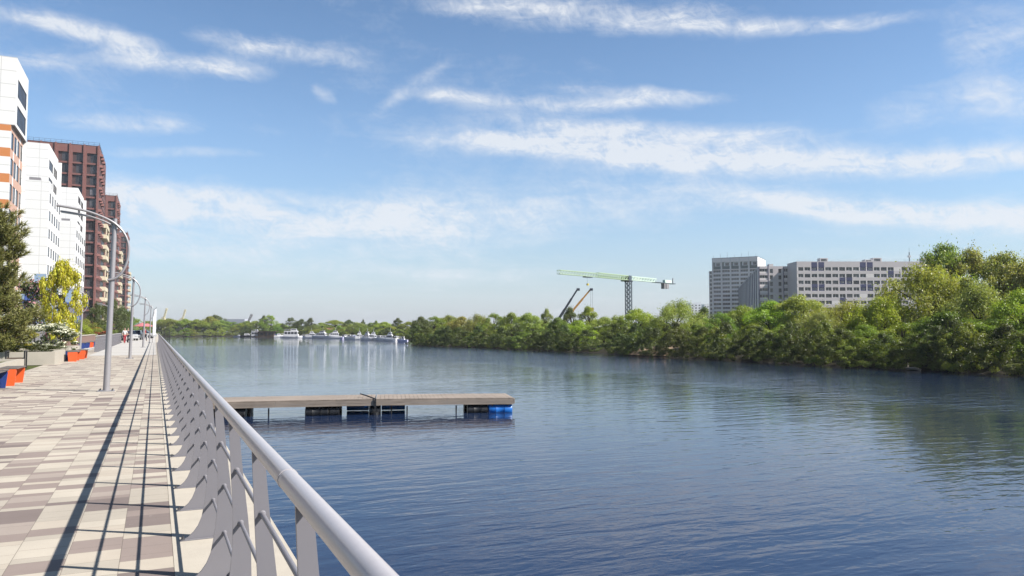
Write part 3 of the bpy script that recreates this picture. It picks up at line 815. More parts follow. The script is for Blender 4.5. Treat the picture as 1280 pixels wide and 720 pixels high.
# planter shrubs
def bush(name, label, x, y, z0, h, w, col, petals=None, seed=1, n=4500, leaf=.05):
    V, cl = crown(seed, 46, n, leaf, 'shrub')
    t = thing(name, label, 'shrub', (x, y, z0))
    if petals:
        mask = np.random.RandomState(seed).rand(len(V)) < .42
        up = V.mean(1)[:, 2] > .12
        mk = mask & up
        c = link('foliage', mesh_quads('foliage', V[~mk], 'leaves'), t); c.scale = (w, w, h); c.color = (*col, 1)
        P = V[mk]; cen = P.mean(1, keepdims=True); P = cen + (P - cen) * 1.0 + np.array([0, 0, .012])
        c = link('blossom', mesh_quads('blossom', P, 'petals'), t); c.scale = (w * 1.04, w * 1.04, h * 1.04); c.color = (*petals, 1)
    else:
        c = link('foliage', mesh_quads('foliage', V, 'leaves'), t); c.scale = (w, w, h); c.color = (*col, 1)
    return t
bush('flowering_shrub', 'round white flowering bush spilling over the concrete planter by the orange benches', -5.1, 47.0, .45, 1.5, 2.7, (.07, .10, .028), (.62, .62, .50), 51, 6500)
bush('golden_shrub', 'yellow leaved bush in the planter between the pine and the white flowering bush', -6.3, 44.0, .4, 1.55, 2.0, (.27, .23, .014), None, 52)
bush('salmon_shrub', 'salmon orange flowering bush behind the yellow bush', -8.6, 56.0, .1, 2.2, 2.0, (.10, .065, .025), (.36, .12, .06), 53)
bush('green_shrub', 'low dark green ground shrub in the planter under the pine', -5.6, 40.3, .42, .55, 2.2, (.05, .065, .02), None, 54)
bush('green_shrub', 'low olive shrub in the planter in front of the yellow bush', -4.9, 42.0, .42, .45, 1.8, (.07, .085, .028), None, 55)
bush('red_shrub', 'red and orange flower bush above the low brown wall', *at_u(120, 104), .4, 1.4, 2.2, (.12, .05, .02), (.40, .055, .025), 56)

# planters
def planter(label, x0, y0, x1, y1, h):
    t = thing('planter', label, 'planter', ((x0 + x1) / 2, (y0 + y1) / 2, 0), 0, 'concrete planters beside the promenade')
    a, b = (x1 - x0) / 2, (y1 - y0) / 2; w = .16
    m = MB()
    for sx in ((-a, -b, a, -b + w), (-a, b - w, a, b), (-a, -b + w, -a + w, b - w), (a - w, -b + w, a, b - w)):
        m.box(sx[0], sx[1], 0.0, sx[2], sx[3], h, 'concrete')
    m.build('wall', t); m = MB()
    m.box(-a + w, -b + w, 0.02, a - w, b - w, h - .08, 'turf'); m.build('soil', t)
planter('nearest pale concrete planter at the left edge behind the blue bench', -9.5, 16.0, -4.0, 30.7, .56)
planter('middle concrete planter with its long front face below the pine', -9.4, 39.2, -3.97, 43.6, .58)
planter('concrete planter that holds the white flowering bush', -9.0, 45.2, -3.97, 51.5, .62)
# grass tuft patch between the planters
def tuft_patch(label, x0, x1, y0, y1, n, h):
    rs = np.random.RandomState(9)
    P = np.stack([rs.uniform(x0, x1, n), rs.uniform(y0, y1, n), np.zeros(n)], 1)
    d = rs.normal(size=(n, 3)) * .45 + np.array([0, 0, 1]); l = h * rs.uniform(.5, 1.2, (n, 1)); s = np.cross(d, rs.normal(size=(n, 3))); s /= np.linalg.norm(s, axis=1, keepdims=True)
    V = np.stack([P - s * .012, P + s * .012, P + d * l + s * .004, P + d * l - s * .004], 1)
    o = link('grass', mesh_quads('grass', V, 'leaves')); o.color = (.10, .11, .04, 1); o['kind'] = 'stuff'; o['label'] = label; o['category'] = 'grass'
tuft_patch('tuft of dry green grass between two concrete planters', -5.6, -4.15, 43.8, 45.1, 1500, .5)

# benches: colored bent-plate end frames carrying slats
def bench(x, y, c, label, ln=1.55, g='colourful bent-metal benches beside the promenade'):
    t = thing('bench', label, 'bench', (x, y, 0), 0, g)
    for s in (0, 1):
        m = MB(); y0 = s * (ln - .05)
        m.prism([(-.17, 0), (.17, 0), (.215, .40), (.20, .455), (-.20, .455), (-.215, .40)], 'y', y0, y0 + .05, c)
        m.build('leg_frame', t, False, True)
    m = MB()
    for k in range(5):
        xx = -.2 + .1 * k
        m.box(xx - .042, .005, .462, xx + .042, ln - .005, .49, 'bench_slat')
    m.build('seat', t)
    return t
bench(-3.74, 22.75, 'blue_paint', 'dark blue metal bench cut off by the left edge of the picture')
bench(-3.66, 25.1, 'orange', 'orange metal bench with grey slats in front of the nearest planter')
bench(-3.88, 44.6, 'blue_paint', 'dark blue bench between two orange ones beside the planter of the white flowering bush', 1.3)
bench(-3.60, 42.9, 'orange', 'orange bench at the corner of the planter of the white flowering bush')
bench(-3.5, 46.2, 'orange', 'second orange bench farther along than the one at the planter corner')
cols = ['blue_paint', 'blue_paint', 'orange', 'blue_paint', 'orange']
lab3 = ['far dark blue bench just right of the lamp by the maple', 'second far dark blue bench along the low brown wall', 'far orange bench amid blue ones along the low brown wall',
        'far dark blue bench between two orange ones by the low brown wall', 'far orange bench next to the start of the inland railing']
for k in range(5): bench(-5.35 + .12 * k, 71 + 2.6 * k, cols[k], lab3[k])
# slatted bench with armrests in the bay between planters
t = thing('bench', 'brown wooden seat with dark square armrests between the near and middle planter', 'bench', (-4.95, 35.6, 0))
m = MB(); [m.box(-.28, .06 + .12 * k, .40, .28, .16 + .12 * k, .44, 'brown_wood') for k in range(4)]; m.build('seat', t)
for s in (-1, 1):
    m = MB(); xx = s * .31
    m.bar((xx, .04, 0), (xx, .04, .68), .05, .05, 'ironwork'); m.bar((xx, .56, 0), (xx, .56, .68), .05, .05, 'ironwork'); m.bar((xx, .015, .70), (xx, .585, .70), .05, .05, 'ironwork'); m.build('armrest', t)

# low brown wall behind the far benches, grey fence by the entrance
t = thing('low_wall', 'low brown planter wall behind the row of far benches', 'wall', (-6.4, 70, 0))
m = MB(); m.box(-.25, 0, 0, .25, 33, .95, 'terracotta'); m.build('wall', t); m = MB(); m.box(-.30, -.05, .952, .30, 33.05, 1.02, 'concrete'); m.build('coping', t)
t = thing('fence', 'grey metal fence of upright slats below the blue building panels', 'fence', (-10.9, 80, 0))
m = MB()
for k in range(75): m.box(-.02 + .021 * k, k * .22, .05, .02 + .021 * k, k * .22 + .12, 2.1, 'grey_facade')
m.build('slat_panel', t); m = MB()
for k in range(4): m.bar((.021 * k * 24 + .06, k * 5.3, 0), (.021 * k * 24 + .06, k * 5.3, 2.3), .1, .1, 'ironwork')
m.build('post', t)

# feather flag, parasols, cars and walkers at the far end of the promenade
x, y = at_u(191, 99.0)
t = thing('feather_flag', 'tall white feather flag beside the far street lamp', 'flag', (x, y, 0))
m = MB(); m.tube([(0, 0, 0), (0, 0, 3.2), (.15, 0, 3.9), (.4, 0, 4.15)], .025, 'steel', 6); m.build('pole', t)
m = MB(); m.prism([(.03, .9), (.34, 1.0), (.36, 2.0), (.37, 3.0), (.38, 3.7), (.36, 4.02), (.16, 3.84), (.03, 3.2)], 'y', -.012, .012, 'flag_white'); m.build('cloth', t)
for px, u, lab in ((178, 128, 'pinkish red parasol left of the far street lamp'), (184, 140, 'small red parasol just beside the far street lamp')):
    x, y = at_u(px, u)
    t = thing('parasol', lab, 'parasol', (x, y, 0))
    m = MB(); m.tube([(0, 0, 0), (0, 0, 2.5)], .03, 'steel', 6); m.build('pole', t)
    m = MB(); n = 8; vs = [(0, 0, 2.6)] + [(1.3 * math.cos(6.283 * k / n), 1.3 * math.sin(6.283 * k / n), 2.05) for k in range(n)] + [(0, 0, 2.56)]
    m.add(vs, [(0, 1 + k, 1 + (k + 1) % n) for k in range(n)] + [(n + 1, 1 + (k + 1) % n, 1 + k) for k in range(n)], 'parasol_pink'); m.build('canopy', t)

def car(px, u, paint, label, rz):
    x, y = at_u(px, u)
    t = thing('parked_car', label, 'car', (x, y, 0), rz, 'cars parked at the end of the promenade')
    m = MB()
    prof = [(-2.1, .32), (-2.15, .75), (-1.2, .92), (1.45, .95), (2.05, .88), (2.12, .35)]
    m.prism(prof, 'x', -.86, .86, paint); b = m.build('body', t, False, True)
    m = MB(); sec = [(-1.25, .921), (-.55, 1.42), (.85, 1.45), (1.55, .951)]
    vs = [(-.80, p[0], p[1]) if p[1] < 1 else (-.64, p[0], p[1]) for p in sec] + [(.80, p[0], p[1]) if p[1] < 1 else (.64, p[0], p[1]) for p in sec]
    m.add(vs, [(0, 1, 2, 3), (7, 6, 5, 4), (0, 4, 5, 1), (2, 6, 7, 3)], 'boat_glass'); m.add(vs, [(1, 5, 6, 2)], paint)
    m.build('cabin', t, False, True)
    for sx in (-1, 1):
        for yy in (-1.3, 1.3):
            m = MB(); m.tube([(sx * .70, yy, .32), (sx * .90, yy, .32)], .32, 'tyre', 16); w = m.build('wheel', t)
            m = MB(); m.tube([(sx * .901, yy, .32), (sx * .915, yy, .32)], .19, 'car_silver', 12); m.build('rim', w)
    for sx in (-1, 1):
        m = MB(); m.box(sx * .62 - .16, -2.17, .62, sx * .62 + .16, -2.10, .74, 'led'); m.build('headlight', t)
car(162.5, 122, 'car_white', 'white parked car left of the second street lamp', R(8))
car(170.5, 130, 'car_silver', 'silver parked car seen right behind the second street lamp', R(-6))
car(179.0, 150, 'car_white', 'small white car parked beyond the silver one', R(80))

def person(px, u, top, legs, label, stride, seed):
    x, y = at_u(px, u)
    t = thing('person', label, 'person', (x, y, 0.004), R(20 * seed), 'walkers on the pale paving')
    def skin(verts, edges, rads, mat, name):
        me = bpy.data.meshes.new(name); me.from_pydata(verts, edges, []); o = link(name, me, t)
        md = o.modifiers.new('skin', 'SKIN')
        for i, r in enumerate(rads): me.skin_vertices[0].data[i].radius = r if isinstance(r, tuple) else (r, r)
        me.skin_vertices[0].data[0].use_root = True
        s = o.modifiers.new('sub', 'SUBSURF'); s.levels = 1; s.render_levels = 1
        me.materials.append(MATS[mat]); return o
    st = stride
    V = [(0, 0, .92), (0, 0, 1.15), (0, 0, 1.38), (0, 0, 1.50), (0, -.01, 1.60), (0, -.01, 1.72),
         (-.18, 0, 1.40), (-.24, .06, 1.12), (-.23, -.06, .88), (.18, 0, 1.40), (.24, -.06, 1.12), (.23, -.10, .88),
         (-.09, 0, .86), (-.10, -st * .5, .48), (-.10, -st * .7, .08), (-.10, -st * .7 - .14, .03), (.09, 0, .86), (.10, st * .4, .48), (.10, st, .09), (.10, st - .12, .03)]
    E = [(0, 1), (1, 2), (2, 3), (3, 4), (4, 5), (2, 6), (6, 7), (7, 8), (2, 9), (9, 10), (10, 11), (0, 12), (12, 13), (13, 14), (14, 15), (0, 16), (16, 17), (17, 18), (18, 19)]
    Rr = [(.15, .10), (.13, .09), (.15, .10), .055, .085, .07, .06, .042, .035, .06, .042, .035, .08, .06, .042, .035, .08, .06, .042, .035]
    skin(V, E, Rr, 'skin', 'body')
    skin([V[0], V[1], V[2], V[6], V[7], V[9], V[10]], [(0, 1), (1, 2), (2, 3), (3, 4), (2, 5), (5, 6)], [(.165, .115), (.15, .11), (.165, .115), .072, .055, .072, .055], top, 'shirt')
    skin([V[0], V[12], V[13], V[14], V[16], V[17], V[18]], [(0, 1), (1, 2), (2, 3), (0, 4), (4, 5), (5, 6)], [(.16, .12), .095, .075, .058, .095, .075, .058], legs, 'trousers')
    skin([(0, .02, 1.66), (0, .03, 1.74)], [(0, 1)], [.088, .07], 'hair', 'hair')
person(156.5, 96, 'cloth_white', 'cloth_red', 'person in a pale top and red trousers at the far end of the inland railing', .22, 1)
person(160.5, 101, 'cloth_dark', 'cloth_dark', 'person in dark clothes just left of the white parked car', .15, 3)
person(182.0, 112, 'cloth_red', 'cloth_dark', 'person in a red top below the parasols', .2, 5)

# ------------------------------------------------------------------ pontoon
def pontoon():
    zt = -0.90
    ax, ay = on_ground(290, 501.5, zt); bx, by = on_ground(642, 496.5, zt)
    ang = math.atan2(by - ay, bx - ax); L1 = math.hypot(bx - ax, by - ay)
    ext = 1.2                                   # runs a little farther towards the quay than is seen
    t = thing('pontoon', 'weathered wooden floating pontoon on barrels off the quay', 'pontoon', (bx, by, WATER), ang)
    L = L1 + ext; W = 1.95; h = zt - WATER
    # local x from -L .. 0, y from 0 (near edge) .. W
    brk = -L1 * 0.505
    def sag(x): return 0.035 * math.cos((x - brk) / L * 3.0) - .03
    for part in ((-L, brk - .02), (brk + .02, 0)):
        m = MB(); n = int((part[1] - part[0]) / .145); stp = (part[1] - part[0]) / n
        for k in range(n):
            x0 = part[0] + k * stp; dz = sag(x0) + rnd.uniform(-.003, .003)
            m.box(x0 + .004, .03 + rnd.uniform(-.012, .012), h - .035 + dz, x0 + stp - .004, W + rnd.uniform(-.01, .01), h + dz, 'deck_wood')
        m.build('deck', t)
    for yy in (0.0, W - .05):
        for (x0, x1) in ((-L, -L * .76), (-L * .76, brk - .012), (brk + .012, -L * .22), (-L * .22, 0)):
            m = MB(); a, b = sag(x0), sag(x1)
            for zz, dz in ((h - .04 - .10, h - .042), (h - .04 - .19, h - .04 - .106)):
                vs = [(x0 + .004, yy, zz + a), (x1 - .004, yy, zz + b), (x1 - .004, yy, dz + b), (x0 + .004, yy, dz + a)]
                vs += [(p[0], yy + .045, p[2]) for p in vs]
                m.add(vs, [(0, 1, 2, 3), (7, 6, 5, 4), (0, 4, 5, 1), (1, 5, 6, 2), (2, 6, 7, 3), (3, 7, 4, 0)], 'deck_wood')
            m.build('side_board', t)
    m = MB(); m.box(.002, 0.0, h - .228, .045, W, h - .045, 'deck_wood'); m.build('end_board', t)
    def barrel(x, y, col, ln=.9, r=.28, along='y'):
        m = MB(); c = h - .24 - r
        ps = [-.5, -.47, -.2, -.19, -.17, .17, .19, .2, .47, .5]; rs_ = [.90, 1, 1, 1.05, 1, 1, 1.05, 1, 1, .90]
        m.tube([((x + q * ln) if along == 'x' else x, y if along == 'x' else (y + q * ln), c) for q in ps], [r * k for k in rs_], col, 18)
        m.build('barrel', t, True)
    for x, col, ln, near in ((-.47, 'barrel_blue', .86, 1), (-1.30, 'barrel_black', .72, 1), (-4.3, 'barrel_blue', .86, 0), (brk - .02, 'barrel_black', .40, 1), (-5.6, 'barrel_blue', .80, 0), (-6.35, 'barrel_black', .34, 1), (-6.95, 'barrel_black', .8, 1), (-9.75, 'barrel_black', .8, 1), (-L + .6, 'barrel_black', .8, 1)):
        if near: barrel(x, .245, col, ln, .215, 'x')
        barrel(x, W - .40, col, ln, .215 if near else .15, 'x')
    for x in (-.22, -.78, -2.1, -3.85, -4.4, -5.0, -6.9, -8.6, -9.2):
        if x > -L: m = MB(); m.box(x, .08, -.12, x + .045, .125, h - .27, 'ironwork'); m.build('strut', t)
    m = MB(); m.box(brk - .03, -.05, -.25, brk + .03, -.004, h + .03, 'ironwork'); m.tube([(brk, -.03, h + .01), (brk - .35, .45, h + .10), (brk - .55, .8, h + .13)], .022, 'ironwork', 6)
    m.tube([(brk, -.045, -.06), (brk, -.045, .10)], .12, 'ironwork', 10); m.build('hinge', t)
    return t
pontoon()

# ------------------------------------------------------------------ boats
def hull(m, L, B, H, mat, stern=.82, sheer=.25, dy=0.0, z0=-.25, stripe=None):
    n = 12; secs = []
    for i in range(n + 1):
        s = i / n; x = -L / 2 + L * s
        wb = B / 2 * (stern + (1 - stern) * min(1, s * 3)) * (1 - max(0, (s - .45) / .55) ** 2.4)
        top = H + sheer * s ** 2
        keel = z0 + (.35 * H + .25) * max(0, (s - .75) / .25) ** 2
        secs.append([(x, -wb, top), (x, -wb * .93, top * .45), (x, -wb * .55, keel), (x, wb * .55, keel), (x, wb * .93, top * .45), (x, wb, top)])
    vs = [p for s in secs for p in s]; fs = []
    for i in range(n):
        for k in range(5): fs.append((i * 6 + k, (i + 1) * 6 + k, (i + 1) * 6 + k + 1, i * 6 + k + 1))
        fs.append((i * 6 + 5, (i + 1) * 6 + 5, (i + 1) * 6, i * 6))
    fs.append(tuple(range(6))); m.add(vs, fs, mat)

def boat(kind, px, py, L, rz, label, hullc='boat_white', H=.75):
    x, y = on_ground(px, py, WATER)
    t = thing(kind, label, 'boat', (x, y, WATER), rz, 'boats moored along the far marina')
    B = L * .34
    m = MB(); hull(m, L, B, H, hullc); m.build('hull', t, False, True)
    def cab(x0, x1, w, z0, z1, rake=.5, mat='boat_white', name='cabin', win=True):
        m = MB()
        pr = [(x0, z0), (x1, z0), (x1 - rake, z1), (x0 + rake * .2, z1)]
        m.prism(pr, 'y', -w / 2, w / 2, mat); c = m.build(name, t, False, True)
        if win:
            m = MB(); zz0, zz1 = z0 + (z1 - z0) * .42, z0 + (z1 - z0) * .82
            for s in (-1, 1):
                k = 4; span = (x1 - rake * .75) - (x0 + .25)
                for q in range(k):
                    a = x0 + .25 + span * q / k; b = a + span / k * .8
                    m.box(a, s * w / 2 - .012, zz0, b, s * w / 2 + .012, zz1, 'boat_glass')
            m.add([(x1 - rake * .35 + .02, -w * .42, zz0), (x1 - rake * .35 + .02, w * .42, zz0), (x1 - rake * .82 + .02, w * .40, zz1), (x1 - rake * .82 + .02, -w * .40, zz1)], [(0, 1, 2, 3)], 'boat_glass')
            m.add([(x0 - .012, -w * .38, zz0), (x0 - .012, w * .38, zz0), (x0 + .02, w * .38, zz1), (x0 + .02, -w * .38, zz1)], [(3, 2, 1, 0)], 'boat_glass')
            m.build('window', c)
        return c
    def rails(z, x0, x1, w):
        m = MB()
        for s in (-1, 1):
            m.tube([(x0, s * w / 2, z + .5), (x1, s * w / 2 * .6, z + .62)], .022, 'boat_white', 5)
            for q in range(4):
                xx = x0 + (x1 - x0) * q / 3; m.tube([(xx, s * w / 2 * (1 - .4 * q / 3), z), (xx, s * w / 2 * (1 - .4 * q / 3), z + .5 + .12 * q / 3)], .018, 'boat_white', 5)
        m.build('guard_rail', t)
    if kind == 'motorboat':
        cab(-L * .22, L * .22, B * .72, H + .02, H + .75, .7); rails(H + .15, L * .05, L * .46, B * .8)
    elif kind == 'cabin_cruiser':
        cab(-L * .36, L * .25, B * .8, H + .02, H + 1.05, .8); cab(-L * .28, L * .02, B * .6, H + 1.06, H + 1.75, .4, name='flybridge'); rails(H + .15, L * .1, L * .46, B * .8)
        m = MB(); m.tube([(-L * .15, 0, H + 1.75), (-L * .18, 0, H + 2.9)], .03, 'boat_white', 5); m.build('mast', t)
    elif kind == 'houseboat':
        cab(-L * .44, L * .30, B * .9, H + .02, H + 1.9, .3); cab(-L * .1, L * .22, B * .6, H + 1.95, H + 2.7, .3, name='upper_cabin'); rails(H + 1.95, -L * .42, -L * .12, B * .8)
    elif kind == 'speedboat':
        cab(-L * .05, L * .2, B * .66, H + .02, H + .5, .55)
    if rnd.random() < .5 and kind != 'speedboat':
        m = MB(); m.box(-L * .47, -B * .36, H + .35, -L * .24, B * .36, H + .55, 'boat_blue' if rnd.random() < .5 else 'boat_dark'); m.build('cover', t)
    return t
A0 = math.atan2(339 - 164, 32 - 50)          # heading along the marina
ac = -YAW                                     # heading across the view
B_ = [('speedboat', 298, 421.2, 4.5, ac, 'small grey open boat leftmost in the marina', 'far_grey', .5),
      ('motorboat', 309, 421.2, 6.0, ac + .2, 'dark hulled motorboat with a white top second from left', 'boat_dark', .8),
      ('houseboat', 320, 421.3, 4.6, ac, 'little white roofed boat beside the brown boathouse', 'boat_dark', .4),
      ('motorboat', 349, 422.0, 4.4, ac + .4, 'white cabin boat just right of the brown boathouse', 'boat_white', .9),
      ('houseboat', 366, 422.6, 7.8, ac + .1, 'large white double-deck boat in the left half of the marina', 'boat_white', .7),
      ('motorboat', 384, 422.4, 4.6, ac + 3.3, 'low white motorboat right of the double-deck boat', 'boat_white', .7),
      ('cabin_cruiser', 400, 423.0, 7.0, ac + 3.0, 'sleek white yacht with a dark stripe in the middle of the marina', 'boat_white', .95),
      ('cabin_cruiser', 416, 423.3, 6.6, ac + 3.25, 'tallest white yacht in front of the red roofed shed', 'boat_white', 1.0),
      ('motorboat', 431, 424.3, 4.6, ac + 1.2, 'lavender tinted boat right of the tallest yacht', 'boat_lavender', .8),
      ('motorboat', 442, 424.4, 4.4, ac + 2.0, 'white boat moored bow out below the pale olive tree', 'boat_white', .75),
      ('motorboat', 452, 424.8, 4.6, ac + .3, 'white boat under the pointed dark tree', 'boat_white', .75),
      ('cabin_cruiser', 464, 425.3, 4.6, ac + 3.2, 'white cabin boat left of the bright lime tree', 'boat_white', .65),
      ('motorboat', 474, 425.6, 4.2, ac + 2.6, 'white motorboat below the bright lime tree', 'boat_white', .7),
      ('cabin_cruiser', 485, 426.3, 4.4, ac + 3.0, 'white cabin boat third from the right end of the marina', 'boat_white', .65),
      ('motorboat', 495, 426.8, 3.6, ac + 1.4, 'white boat with a dark hull line second from the right end', 'boat_white', .7),
      ('motorboat', 503, 427.3, 3.2, ac + 2.9, 'rightmost lavender white boat next to the tip of the far bank', 'boat_lavender', .6)]
B_ += [('motorboat', 436, 424.5, 3.8, ac + 2.9, 'white boat squeezed between the lavender boat and the bow-out one', 'boat_white', .8),
       ('cabin_cruiser', 457, 425.0, 4.2, ac + 2.8, 'white cabin boat just right of the pointed dark tree', 'boat_white', .7),
       ('cabin_cruiser', 447, 424.6, 4.0, ac + 3.3, 'white cabin boat left of the pointed dark tree', 'boat_white', .7),
       ('motorboat', 469, 425.4, 3.8, ac + 1.9, 'white motorboat nosing out left of the bright lime tree', 'boat_white', .75),
       ('motorboat', 480, 426.0, 3.8, ac + 3.0, 'white motorboat below the right edge of the bright lime tree', 'boat_white', .75),
       ('motorboat', 357, 422.2, 4.6, ac + .2, 'white motorboat tucked against the left end of the double-deck boat', 'boat_white', .8),
       ('cabin_cruiser', 392, 422.8, 5.0, ac + .1, 'white cabin boat left of the sleek yacht', 'boat_white', .75)]
for b in B_: boat(b[0], b[1], b[2], b[3] * .86, b[4], b[5], b[6], b[7] * .86)
# mooring pontoon behind boats and brown boathouse
x, y = on_ground(334, 421.4, WATER)
t = thing('boathouse', 'brown floating boathouse with a flat roof among the white boats', 'boathouse', (x, y, WATER), ac)
m = MB(); m.box(-4.2, -1.5, -.2, 3.6, 2.4, .35, 'brown_wood'); m.build('float', t)
m = MB(); m.box(-3.6, -.6, .352, 2.8, 2.2, 2.2, 'brown_wood'); w = m.build('wall', t); m = MB(); m.box(-3.0, -.62, .9, -1.2, -.605, 1.7, 'boat_glass'); m.box(-.6, -.62, .4, .3, -.605, 1.9, 'boat_dark'); m.box(.8, -.62, .9, 2.3, -.605, 1.7, 'boat_glass'); m.build('opening', w)
m = MB(); m.box(-4.3, -1.6, 2.202, 3.7, 2.6, 2.38, 'brown_wood'); m.build('roof', t); m = MB()
for k in range(6): m.bar((-4.0 + 1.5 * k, -1.4, .35), (-4.0 + 1.5 * k, -1.4, 2.2), .1, .1, 'brown_wood')
m.build('post', t)
x, y = at_u(420, 304)
t = thing('shed', 'long low shed with a red roof behind the moored boats', 'shed', (x, y, 0), ac)
m = MB(); m.box(-3.6, -1.5, -.2, 3.6, 1.5, 1.6, 'peach_facade'); m.build('wall', t); m = MB(); m.prism([(-1.9, 1.5), (1.9, 1.5), (0, 2.2)], 'x', -3.9, 3.9, 'red_roof'); m.build('roof', t, False, True)

# ------------------------------------------------------------------ buildings
WINC = {}
def win_mesh(w, h, style):
    k = (round(w, 2), round(h, 2), style)
    if k in WINC: return WINC[k]
    m = MB(); t = .07
    if style == 'blue':                       # loggia in a blue frame with a white window
        m.box(0, -.05, 0, w, .05, h, 'slab_blue'); m.box(w * .24, -.09, h * .30, w * .76, -.052, h * .80, 'frame_white')
        m.box(w * .28, -.11, h * .34, w * .48, -.092, h * .76, 'glass'); m.box(w * .52, -.11, h * .34, w * .72, -.092, h * .76, 'glass')
    elif style == 'loggia':
        m.box(0, -.02, h * .02, w, .02, h, 'glass_warm'); m.box(0, -.10, 0, w, -.03, h * .36, 'panel_light')
        for q in (.33, .66): m.box(w * q - .05, -.06, h * .37, w * q + .05, -.025, h, 'frame_white')
    elif style == 'green':
        m.box(0, -.02, 0, w, .02, h, 'dark_green'); m.box(w * .22, -.12, h * .45, w, -.03, h * .97, 'frame_white'); m.box(w * .4, -.14, h * .5, w * .9, -.125, h * .9, 'glass')
    elif style == 'bay':                      # tower bay: dark inner panel left, three panes right
        m.box(0, -.02, 0, w * .34, .02, h, 'brick_dark'); m.box(w * .34, -.03, 0, w, .03, h * .20, 'dark_panel')
        m.box(w * .34, -.03, h * .20, w, .01, h * .97, 'glass_warm')
        for q in (.34, .54, .76, .97): m.box(w * q - .05, -.07, h * .20, w * q + .05, -.031, h, 'frame_dark')
        m.box(w * .34, -.07, h * .94, w, -.031, h, 'frame_dark')
    else:
        fr = 'frame_white' if style == 'white' else 'frame_dark'
        m.box(t, -.005, t, w - t, .02, h - t, 'glass')
        m.box(0, -.05, 0, w, .03, t, fr); m.box(0, -.05, h - t, w, .03, h, fr); m.box(0, -.05, t, t, .03, h - t, fr); m.box(w - t, -.05, t, w, .03, h - t, fr)
        k2 = max(1, int(w / .9))
        for q in range(1, k2): m.box(w * q / k2 - .03, -.04, t, w * q / k2 + .03, .025, h - t, fr)
    WINC[k] = m.mesh('window'); return WINC[k]

class Building:
    def __init__(s, name, label, loc, rz=0.0, group=None, cat='building'):
        s.t = thing(name, label, cat, loc, rz, group); s.wins = []; s.wall = MB()
    def facade(s, O, d, xs, zs, hole, mat, rec=.28):
        O = Vector((O[0], O[1], 0)); d = Vector((d[0], d[1], 0)); nrm = Vector((d.y, -d.x, 0)); ang = math.atan2(d.y, d.x)
        P = lambda x, z, k=0.0: O + d * x - nrm * k + Vector((0, 0, z))
        for i in range(len(xs) - 1):
            for j in range(len(zs) - 1):
                x0, x1, z0, z1 = xs[i], xs[i + 1], zs[j], zs[j + 1]
                hh = hole(i, j)
                if hh:
                    mt = mat(i, j)
                    s.wall.quad(P(x0, z0), P(x1, z0), P(x1, z0, rec), P(x0, z0, rec), mt)
                    s.wall.quad(P(x0, z1, rec), P(x1, z1, rec), P(x1, z1), P(x0, z1), mt)
                    s.wall.quad(P(x0, z0), P(x0, z0, rec), P(x0, z1, rec), P(x0, z1), mt)
                    s.wall.quad(P(x1, z0, rec), P(x1, z0), P(x1, z1), P(x1, z1, rec), mt)
                    p = P(x0, z0, rec)
                    s.wins.append((win_mesh(x1 - x0, z1 - z0, hh), p, ang))
                else: s.wall.quad(P(x0, z0), P(x1, z0), P(x1, z1), P(x0, z1), mat(i, j))
    def plain(s, a, b, z0, z1, mat):
        s.wall.quad((a[0], a[1], z0), (b[0], b[1], z0), (b[0], b[1], z1), (a[0], a[1], z1), mat)
    def roof(s, x0, y0, x1, y1, z, mat='roof_felt', par='white_facade', ph=.5):
        m = MB(); m.quad((x0, y0, z), (x1, y0, z), (x1, y1, z), (x0, y1, z), mat)
        w = .25
        for b in ((x0, y0, x1, y0 + w), (x0, y1 - w, x1, y1), (x0, y0 + w, x0 + w, y1 - w), (x1 - w, y0 + w, x1, y1 - w)):
            m.box(b[0], b[1], z + .002, b[2], b[3], z + ph, par)
        return m.build('roof', s.t)
    def done(s):
        s.wall.build('wall', s.t)
        for me, p, a in s.wins[:95]:
            o = link('window', me, s.t); o.location = p; o.rotation_euler = (0, 0, a)
        if len(s.wins) > 95:
            m = MB()
            for me, p, a in s.wins[95:]:
                Rm = Matrix.Rotation(a, 3, 'Z'); vs = [Rm @ v.co + p for v in me.vertices]
                o0 = len(m.v); m.v += [tuple(v) for v in vs]
                for pl in me.polygons:
                    m.f.append(tuple(o0 + k for k in pl.vertices)); m.m.append(m.mi(me.materials[pl.material_index].name))
            o = m.build('window', s.t); o['kind'] = 'stuff'
        return s.t

def grid(total, module, win, start=None):
    n = int(total / module + 1e-6); mar = (total - n * module) / 2; xs = [0.0]
    for k in range(n):
        a = mar + k * module + (module - win) / 2; xs += [a, a + win]
    xs.append(total); return xs
def zgrid(z0, n, storey, sill, head, top):
    zs = [z0]
    for k in range(n): zs += [z0 + k * storey + sill, z0 + k * storey + head]
    zs.append(top); return zs
odd = lambda i, j: i % 2 == 1 and j % 2 == 1

